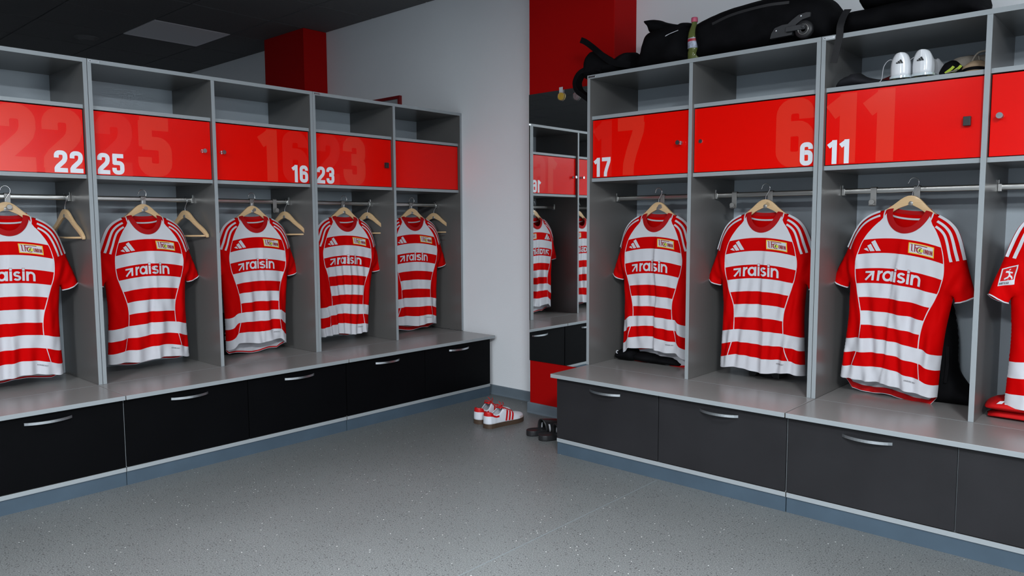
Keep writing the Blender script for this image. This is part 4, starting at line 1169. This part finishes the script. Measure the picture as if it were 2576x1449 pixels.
M_INS = mat('dark_insole', (0.10, 0.008, 0.010, 1), 0.8)
sm = dict(upper=[M_SNWHITE, M_SNRED, M_SUEDE], sole=M_GUM, insole=M_INS, accent=M_SNRED, lace=M_LACE)
make_shoe('sneaker', 'white and red sneaker with brown sole, nearer of the pair', (-2.953, 3.040, 0), R(88), 'pair of white and red sneakers on the floor', sm, mirror=-1)
make_shoe('sneaker', 'white and red sneaker half hidden behind its twin near the skirting', (-3.062, 3.075, 0), R(92), 'pair of white and red sneakers on the floor', sm)
M_BWHITE = mat('white_boot_synthetic', (0.74, 0.76, 0.80, 1), 0.25, coat=0.4); M_BSOLE = mat('glossy_pale_sole', (0.60, 0.68, 0.72, 1), 0.12, coat=0.6); M_STUD = mat('grass_stained_stud', (0.16, 0.18, 0.08, 1), 0.5)
bmts = dict(upper=[M_BWHITE, M_BWHITE, M_BWHITE], sole=M_BSOLE, insole=M_BLACKFAB, accent=M_BLACKPRINT, lace=M_WHITEPRINT, stud=M_STUD)
make_shoe('boot', 'white football boot, heel outward, left of the pair above door eleven', (-0.888, YR + 0.030, S1T), R(96), 'pair of white football boots on the shelf', bmts)
make_shoe('boot', 'white football boot, heel outward, right of the pair above door eleven', (-0.814, YR + 0.030, S1T), R(86), 'pair of white football boots on the shelf', bmts, mirror=-1)

def make_slide(label, loc, rotz, mirror=1):
    r = empty('pool_slide', loc, (0, 0, rotz)); tag(r, label, 'sandal', 'pair of black slides on the floor')
    L_ = 0.285; W = [(0, .006), (.03, .024), (.10, .036), (.22, .040), (.40, .037), (.55, .042), (.72, .050), (.85, .046), (.95, .028), (1, .008)]
    f = lambda s: float(np.interp(s, [a for a, _ in W], [c for _, c in W])); ss = [i / 40 for i in range(41)]
    ring = [(s * L_, f(s)) for s in ss] + [(s * L_, -f(s)) for s in ss[::-1]]; n = len(ring); b = MB()
    def lev(k, zf): return [(x * 1.0 + (0.5 - x / L_) * (1 - k) * 0.012, y * k, zf(x / L_)) for x, y in ring]
    base = lambda s: 0.0 + 0.006 * max(0, (s - .8) / .2) ** 2
    topz = lambda s: 0.030 - 0.012 * sstep(0.1, 0.6, s) + 0.006 * max(0, (s - .85) / .15)
    for k, zf in ((0.97, base), (1.0, lambda s: base(s) + .006), (1.0, lambda s: topz(s) - .003), (0.97, topz), (0.86, lambda s: topz(s) - .001), (0.78, lambda s: topz(s) - .006), (0.3, lambda s: topz(s) - .008)):
        b.v += lev(k, zf)
    for j in range(6):
        for i in range(n): b.f.append((j * n + i, j * n + (i + 1) % n, (j + 1) * n + (i + 1) % n, (j + 1) * n + i)); b.mi.append(0)
    b.f.append(tuple(range(n))[::-1]); b.mi.append(0); b.f.append(tuple(range(6 * n, 7 * n))); b.mi.append(0)
    o = b.build('sole', M_BLACKPL, r, smooth=True); fix_normals(o)
    b = MB(); ns, na = 10, 16
    for i in range(ns + 1):
        s = 0.36 + 0.36 * i / ns
        for j in range(na + 1):
            a = math.pi * j / na; b.v.append((s * L_ + 0.012 * math.sin(a) * (i / ns - .5), (f(s) + .002) * math.cos(a), 0.012 + (0.070 - 0.018 * i / ns) * math.sin(a) ** 0.8))
    for i in range(ns):
        for j in range(na):
            b.f.append((i * (na + 1) + j, i * (na + 1) + j + 1, (i + 1) * (na + 1) + j + 1, (i + 1) * (na + 1) + j)); b.mi.append(1 if i in (2, 5, 8) and (j < 3 or j > 12) else 0)
    o = b.build('strap', [M_BLACKPL, M_WHITEPRINT], r, smooth=True); sd = o.modifiers.new('solid', 'SOLIDIFY'); sd.thickness = 0.006
    return r
make_slide('black pool slide, left of the pair on the floor by the pier', (-2.672, 3.085, 0), R(78))
make_slide('black pool slide, right of the pair, partly hidden by the right bench', (-2.567, 3.060, 0), R(68))

# ------------------------------------------------------------------ bags and things on top of the right row
ZT = Z_TOP + 0.001
# low backpack with straps at the end above the mirror
r = empty('backpack', (0, 3.40, 0)); tag(r, 'flat black backpack with loose straps at the mirror end of the lockers', 'bag')
inflate('body', [(-2.470, ZT), (-2.484, 2.0), (-2.476, 2.047), (-2.455, 2.075), (-2.422, 2.093), (-2.38, 2.071), (-2.336, 2.042), (-2.294, 2.028), (-2.256, 2.046), (-2.215, 2.054), (-2.182, 2.045), (-2.174, 2.0), (-2.176, ZT)], M_BLACKFAB, r, 0.24, 0.06, 0.012, 0.007, 3, sm=4)
b = MB(); b.ribbon(smooth_poly([(-2.475, -0.10, 2.143), (-2.44, -0.10, 2.125), (-2.367, -0.11, 2.072), (-2.30, -0.115, 2.018), (-2.24, -0.12, 1.985), (-2.15, -0.12, 1.965)], 5), 0.030, (0, 1, 0), 0.006); b.build('strap', M_BLACKFAB, r)
b = MB(); b.ribbon(smooth_poly([(-2.33, -0.09, 1.965), (-2.37, -0.09, 1.980), (-2.43, -0.09, 1.983), (-2.480, -0.09, 1.966), (-2.506, -0.09, 1.925), (-2.492, -0.09, 1.880), (-2.455, -0.085, 1.850), (-2.405, -0.08, 1.815), (-2.388, -0.075, 1.80)], 6), 0.05, (0, 0, 1), 0.026, wdir=(0.15, 1, 0)); b.build('shoulder_strap', M_BLACKFAB, r, bevel=0.008)
# upright slouched bag with a jacket flap
r = empty('sports_bag', (0, 3.43, 0)); tag(r, 'slouched black sports bag with hood-like flap left of the bottle', 'bag')
inflate('body', [(-2.160, ZT), (-2.150, 2.04), (-2.136, 2.085), (-2.118, 2.122), (-2.085, 2.142), (-2.0, 2.150), (-1.93, 2.146), (-1.88, 2.135), (-1.862, 2.10), (-1.855, 2.03), (-1.850, ZT)], M_BLACKFAB, r, 0.26, 0.08, 0.012, 0.010, 5, sm=4)
o = inflate('flap', [(-2.10, 2.128), (-2.118, 2.158), (-2.142, 2.193), (-2.132, 2.204), (-2.095, 2.201), (-2.052, 2.189), (-2.015, 2.172), (-1.95, 2.152), (-1.913, 2.155), (-1.873, 2.143), (-1.855, 2.125), (-1.95, 2.105), (-2.03, 2.110)], M_BLACKFAB, r, 0.12, 0.035, 0.010, 0.006, 9, sm=4, yoff=-0.02)
b = MB()
for q, (xa, xb) in enumerate(((-1.962, -1.938), (-1.957, -1.918), (-1.945, -1.892))):
    b.ribbon([(xa, -0.132, 2.078 + q * .003), (xb, -0.130, 2.086 + q * .0045)], 0.0026, (0, 1, 0), 0.0012)
b.build('maker_mark', M_WHITEPRINT, r)
# drink bottle
r = empty('drink_bottle', (-1.822, 3.330, ZT)); tag(r, 'plastic bottle of yellow-green drink with pink cap between the bags', 'bottle')
b = MB(); b.lathe([(0.0, 0.0), (0.026, 0.0), (0.030, 0.006), (0.030, 0.05), (0.027, 0.06), (0.030, 0.07), (0.030, 0.12), (0.028, 0.14), (0.018, 0.168), (0.013, 0.180), (0.013, 0.195)], 28)
b.build('shell', mat('bottle_plastic', (0.24, 0.28, 0.09, 1), 0.12, trans=0.5, ior=1.3), r, smooth=True)
b = MB(); b.lathe([(0.0, 0.003), (0.027, 0.004), (0.028, 0.05), (0.025, 0.06), (0.028, 0.07), (0.028, 0.12), (0.026, 0.138), (0.0, 0.139)], 24); b.build('drink', mat('green_drink', (0.26, 0.28, 0.03, 1), 0.2), r, smooth=True)
b = MB(); b.lathe([(0.0303, 0.066), (0.0306, 0.068), (0.0306, 0.112), (0.0303, 0.114)], 28); lb = b.build('label_sleeve', mat('bottle_label', (0.40, 0.44, 0.55, 1), 0.4, vary=(60, 0.5)), r, smooth=True)
b = MB(); b.lathe([(0.0309, 0.098), (0.0309, 0.110)], 28); b.build('label_band', mat('label_red', (0.45, 0.03, 0.05, 1), 0.4), lb, smooth=True)
b = MB(); b.lathe([(0.0145, 0.190), (0.0155, 0.192), (0.0155, 0.208), (0.014, 0.212), (0.0, 0.212)], 24); b.build('cap', mat('pink_cap', (0.58, 0.10, 0.18, 1), 0.4), r, smooth=True)
# big wheeled bag
r = empty('trolley_bag', (0, 3.44, 0)); tag(r, 'large black wheeled travel bag lying on the lockers above door six', 'bag')
inflate('body', [(-1.79, ZT), (-1.82, 2.0), (-1.832, 2.06), (-1.826, 2.112), (-1.795, 2.138), (-1.656, 2.168), (-1.516, 2.180), (-1.40, 2.182), (-1.28, 2.165), (-1.205, 2.125), (-1.172, 2.075), (-1.160, 2.03), (-1.163, 1.985), (-1.180, 1.95), (-1.20, ZT)], M_BLACKFAB, r, 0.34, 0.075, 0.013, 0.006, 13, sm=4)
b = MB(); b.ribbon(smooth_poly([(-1.70, -0.165, 2.085), (-1.60, -0.168, 2.108), (-1.45, -0.170, 2.118), (-1.34, -0.168, 2.112)], 5), 0.012, (0, 1, 0), 0.006); b.build('zip', M_BLACKPL, r)
wy = -0.190
b = MB()
gd = [(-1.418, 1.970), (-1.412, 1.992), (-1.398, 2.012), (-1.365, 2.020), (-1.340, 2.020), (-1.322, 2.034), (-1.295, 2.050), (-1.262, 2.055), (-1.245, 2.052), (-1.246, 2.034), (-1.280, 2.028), (-1.305, 2.012), (-1.318, 1.990), (-1.322, 1.972)]
V, T = triangulate(gd, 0.02); nV = len(V)
b.v += [(x, wy + .012, z) for x, z in V] + [(x, wy + .034, z) for x, z in V]
for t in T: b.f.append(t); b.mi.append(0); b.f.append(tuple(i + nV for i in t[::-1])); b.mi.append(0)
for i in range(len(gd)): b.f.append((i, (i + 1) % len(gd), nV + (i + 1) % len(gd), nV + i)); b.mi.append(0)
g_ = b.build('wheel_guard', M_DKGREYPL, r); fix_normals(g_)
b = MB(); b.box(-1.345, -1.262, wy - .002, wy + .010, 1.984, 2.006); b.lathe([(0.0, -.004), (0.007, -.004), (0.008, 0.0)], 16, 0, 'y', (-1.270, wy - .002, 1.995)); b.build('wheel_arm', M_DKGREYPL, r, bevel=0.002)
b = MB(); b.lathe([(0.010, wy + .004), (0.020, wy + .002), (0.026, wy + .004), (0.034, wy + .004), (0.038, wy + .010), (0.038, wy + .026), (0.034, wy + .03), (0.0, wy + .03)], 32, 0, 'y', (-1.270, 0, 1.985)); b.build('wheel', M_BLACKPL, r, smooth=True)
b = MB(); b.lathe([(0.020, wy + .0015), (0.0225, wy), (0.0225, wy + .002)], 32, 0, 'y', (-1.270, 0, 1.985)); b.build('wheel_rim', M_STEEL, r, smooth=True)
for rx, rz in ((-1.392, 2.000), (-1.285, 2.044)):
    b = MB(); b.lathe([(0.0, wy + .009), (0.0045, wy + .009), (0.005, wy + .012)], 14, 0, 'y', (rx, 0, rz)); b.build('rivet', M_ALU, g_, smooth=True)
# bag further right with a hanging strap
r = empty('holdall', (0, 3.43, 0)); tag(r, 'black holdall with hanging webbing strap on the lockers above door eleven', 'bag')
inflate('body', [(-1.130, ZT), (-1.142, 2.0), (-1.138, 2.045), (-1.11, 2.053), (-1.05, 2.055), (-0.95, 2.06), (-0.80, 2.06), (-0.66, 2.06), (-0.625, 2.03), (-0.619, 1.98), (-0.630, ZT)], M_BLACKFAB, r, 0.30, 0.06, 0.012, 0.008, 17, sm=4)
inflate('upper_bundle', [(-1.045, 2.045), (-1.08, 2.068), (-1.090, 2.10), (-1.06, 2.14), (-0.98, 2.155), (-0.80, 2.15), (-0.68, 2.13), (-0.64, 2.08), (-0.66, 2.045), (-0.85, 2.04)], M_BLACKFAB, r, 0.26, 0.05, 0.012, 0.008, 19, sm=4)
b = MB(); b.ribbon(smooth_poly([(-1.10, -0.145, 2.040), (-1.105, -0.175, 2.01), (-1.107, -0.206, 1.965), (-1.108, -0.209, 1.925), (-1.117, -0.209, 1.875), (-1.129, -0.209, 1.820)], 5), 0.028, (0, 1, 0), 0.003, wdir=(1, 0, -0.15)); b.build('strap', mat('webbing', (0.012, 0.012, 0.014, 1), 0.6, bump=(900, 0.5)), r)

# ------------------------------------------------------------------ things on the shelf above door eleven
M_BEIGE = mat('beige_cloth', (0.30, 0.265, 0.225, 1), 0.85, bump=(500, 0.4), vary=(25, 0.15)); M_TAN = mat('tan_cloth', (0.38, 0.27, 0.17, 1), 0.8, bump=(500, 0.3))
r = empty('dark_garment', (0, YR + 0.14, 0)); tag(r, 'crumpled dark garment left of the white boots', 'garment')
inflate('cloth', [(-1.142, S1T + .001), (-1.145, 1.765), (-1.11, 1.785), (-1.073, 1.793), (-1.04, 1.772), (-1.00, 1.758), (-0.955, 1.748), (-0.94, S1T + .001)], mat('charcoal_cloth', (0.012, 0.012, 0.016, 1), 0.85, bump=(300, 0.4)), r, 0.17, 0.04, 0.010, 0.006, 23, sm=4)
o = empty('red_garment', (0, YR + 0.27, 0)); tag(o, 'small dark red cloth behind the left white boot', 'garment')
inflate('cloth', [(-1.06, S1T + .001), (-1.05, 1.765), (-1.0, 1.785), (-0.94, 1.80), (-0.90, 1.79), (-0.89, S1T + .001)], mat('dark_red_cloth', (0.16, 0.006, 0.008, 1), 0.8), o, 0.10, 0.04, 0.012, 0.004, 25, sm=4)
r = empty('beige_bag', (0, YR + 0.30, 0)); tag(r, 'beige cloth bag with cord lying right of the boots', 'bag')
inflate('cloth', [(-0.80, S1T + .001), (-0.795, 1.765), (-0.775, 1.806), (-0.745, 1.828), (-0.70, 1.836), (-0.655, 1.828), (-0.608, 1.826), (-0.60, S1T + .001)], M_BEIGE, r, 0.22, 0.06, 0.010, 0.008, 27, sm=4)
b = MB(); b.tube(smooth_poly([(-0.672, -0.12, 1.752), (-0.668, -0.13, 1.785), (-0.650, -0.13, 1.815), (-0.625, -0.12, 1.822), (-0.603, -0.10, 1.816)], 6), 0.004, 8); b.tube(smooth_poly([(-0.648, -0.125, 1.805), (-0.640, -0.13, 1.780), (-0.625, -0.13, 1.765)], 5), 0.003, 8); b.build('cord', M_BEIGE, r, smooth=True)
r = empty('sun_hat', (-0.648, YR + 0.115, S1T + .001)); tag(r, 'tan cap with dark lining at the right end of the shelf above door eleven', 'hat')
b = MB(); n = 30; prof = []
for i in range(n + 1):
    a = math.pi * i / n
    for k in range(7):
        f_ = k / 6; b.v.append((-0.044 * math.cos(a), -0.050 * math.sin(a) ** 0.7 * (1 - .1 * f_) + .03, 0.002 + 0.020 * f_ + 0.018 * math.sin(a) * f_))
for i in range(n):
    for k in range(6): b.f.append((i * 7 + k, i * 7 + k + 1, (i + 1) * 7 + k + 1, (i + 1) * 7 + k)); b.mi.append(1 if k in (2, 3) and 4 < i < 26 else 0)
o = b.build('band', [M_TAN, M_BLACKFAB], r, smooth=True); o.modifiers.new('solid', 'SOLIDIFY').thickness = 0.004
b = MB(); b.lathe([(0.0, 0.058), (0.018, 0.056), (0.034, 0.047), (0.042, 0.032), (0.044, 0.015), (0.044, 0.002)], 26, 0, 'z', (0, 0.035, 0)); b.build('crown', M_TAN, r, smooth=True)
b = MB(); vs = []
for i in range(13):
    t = i / 12; a = math.pi * (0.15 + 0.7 * t)
    for k in range(5): f_ = k / 4; vs.append((-0.052 - 0.045 * f_ * math.sin(math.pi * t) + 0.0, -0.01 - 0.06 * (t - .5), 0.016 + 0.012 * math.sin(math.pi * t) * (1 - f_)))
b.add(vs, [(i * 5 + k, i * 5 + k + 1, (i + 1) * 5 + k + 1, (i + 1) * 5 + k) for i in range(12) for k in range(4)]); o = b.build('brim', M_BEIGE, r, smooth=True); o.modifiers.new('solid', 'SOLIDIFY').thickness = 0.003
r = empty('black_trainer', (0.068, YR + 0.15, 0)); tag(r, 'black shoe with lime stripes tucked behind the right white boot', 'shoe')
inflate('upper', [(-0.84, S1T + .001), (-0.835, 1.775), (-0.81, 1.795), (-0.785, 1.793), (-0.76, 1.765), (-0.742, 1.745), (-0.740, S1T + .001)], M_BLACKFAB, r, 0.09, 0.03, 0.008, 0.002, 29, sm=4)
for x in (-0.790, -0.765):
    b = MB(); b.ribbon([(x - .022, -0.047, 1.742), (x, -0.049, 1.757), (x + .006, -0.046, 1.765)], 0.010, (0, 1, 0), 0.003)
    b.build('lime_stripe', mat('lime_rubber', (0.42, 0.55, 0.03, 1), 0.5), r)

# ------------------------------------------------------------------ things on the benches inside the lockers
ZB = Z_BENCH + .001
r = empty('black_bag', (XL - 0.37, 2.06, 0), (0, 0, R(90))); tag(r, 'black bag with white lettering behind the shirt below door sixteen', 'bag')
inflate('body', [(-0.12, ZB), (-0.13, 0.50), (-0.125, 0.60), (-0.08, 0.66), (0.0, 0.67), (0.09, 0.64), (0.12, 0.55), (0.12, ZB)], M_BLACKFAB, r, 0.12, 0.05, 0.012, 0.005, 33, sm=4)
b = MB(); c, _ = text_cells('BE', 0.025, 0.508, 0.022, 1.0, 0.3); flat_print(b, c, lambda x, z: (x, -0.069, z)); b.box(0.026, 0.034, -0.0695, -0.0685, 0.542, 0.552); b.build('lettering', M_WHITEPRINT, r)
r = empty('crumpled_clothes', (-2.255, YR + 0.29, ZB)); tag(r, 'crumpled black clothing on the bench behind the shirt beside the mirror', 'clothing')
inflate('cloth', [(0.02, 0.0), (0.01, 0.03), (0.03, 0.055), (0.08, 0.06), (0.18, 0.05), (0.26, 0.045), (0.30, 0.02), (0.30, 0.0)], M_BLACKFAB, r, 0.18, 0.05, 0.010, 0.010, 35, sm=4)
r = empty('baseball_cap', (-2.255, YR + 0.26, ZB)); tag(r, 'black cap with small white round mark on the bench beside the mirror', 'hat')
inflate('crown', [(-0.085, 0.004), (-0.095, 0.035), (-0.07, 0.058), (-0.02, 0.075), (0.025, 0.075), (0.045, 0.05), (0.035, 0.01), (0.0, 0.002)], M_BLACKFAB, r, 0.14, 0.04, 0.010, 0.003, 36, sm=4)
b = MB(); cells = [stroke_cells([(-0.058 + 0.008 * math.cos(R(a)), 0.048 + 0.008 * math.sin(R(a))) for a in range(60, 310, 25)], 0.005)]; flat_print(b, cells, lambda x, z: (x, -0.060, z)); b.build('round_mark', M_WHITEPRINT, r)
# folding crate, dark, with feet
r = empty('black_box', (-1.520, YR + 0.345, ZB), (0, 0, R(2))); tag(r, 'black plastic box with cut-out feet on the bench below door six', 'box')
b = MB()
ol = [(-0.075, 0), (-0.045, 0), (-0.030, 0.028), (0.030, 0.028), (0.045, 0), (0.075, 0), (0.075, 0.21), (-0.075, 0.21)]
n = len(ol); b.v += [(x, -0.06, z) for x, z in ol] + [(x, 0.06, z) for x, z in ol]
b.f += [tuple(range(n)), tuple(range(2 * n - 1, n - 1, -1))]; b.mi += [0, 0]
for i in range(n): b.f.append((i, n + i, n + (i + 1) % n, (i + 1) % n)); b.mi.append(0)
b.build('case', M_BLACKPL, r, bevel=0.003)
b = MB(); b.box(-0.06, 0.06, -0.0625, -0.06, 0.05, 0.19); b.build('front_panel', M_DKGREYPL, r, bevel=0.001)
r = empty('black_gear_bag', (0, YR + 0.33, 0)); tag(r, 'black bag and clothes in the right corner of the locker below door eleven', 'bag')
inflate('body', [(-0.80, ZB), (-0.81, 0.50), (-0.79, 0.62), (-0.775, 0.74), (-0.76, 0.82), (-0.73, 0.83), (-0.705, 0.70), (-0.695, 0.56), (-0.66, 0.50), (-0.63, 0.48), (-0.605, 0.44), (-0.605, ZB)], M_BLACKFAB, r, 0.20, 0.05, 0.012, 0.008, 41, sm=4)
b = MB(); b.ribbon([(-0.722, -0.09, 0.66), (-0.718, -0.10, 0.58), (-0.722, -0.105, 0.51)], 0.012, (0, 1, 0), 0.004); b.build('strap', M_BLACKFAB, r)
for k, (z0, z1, x0, x1, lab, cat_) in enumerate(((0.4175, 0.446, -0.545, -0.32, 'lower dark red folded shorts on the bench at right picture edge', 'shorts'), (0.4465, 0.495, -0.556, -0.40, 'upper bright red folded shirt on the bench at right picture edge', 'shirt'))):
    r = empty('folded_garment', (0, YR + 0.20, 0)); tag(r, lab, cat_, 'red folded clothes')
    h = z1 - z0
    inflate('cloth', [(x0, z0), (x0 - .012, z0 + h * .4), (x0 + .015, z1 - h * .15), (x0 + .06, z1), (x1 - .03, z1 - h * .1), (x1, z0 + h * .5), (x1 - .005, z0)], M_SHIRTRED, r, 0.24, 0.03, 0.010, 0.004, 50 + k, sm=4)
    if k == 1:
        b = MB()
        for q in range(3):
            x = -0.520 + q * 0.024
            b.add([(x, -0.085 - .018, z1 - .016), (x + .018, -0.085 - .018, z1 - .014), (x + .026, -0.082 - .010, z1 - .004), (x + .010, -0.082 - .010, z1 - .006)], [(0, 1, 2, 3)])
        b.build('maker_mark', M_WHITEPRINT, r)
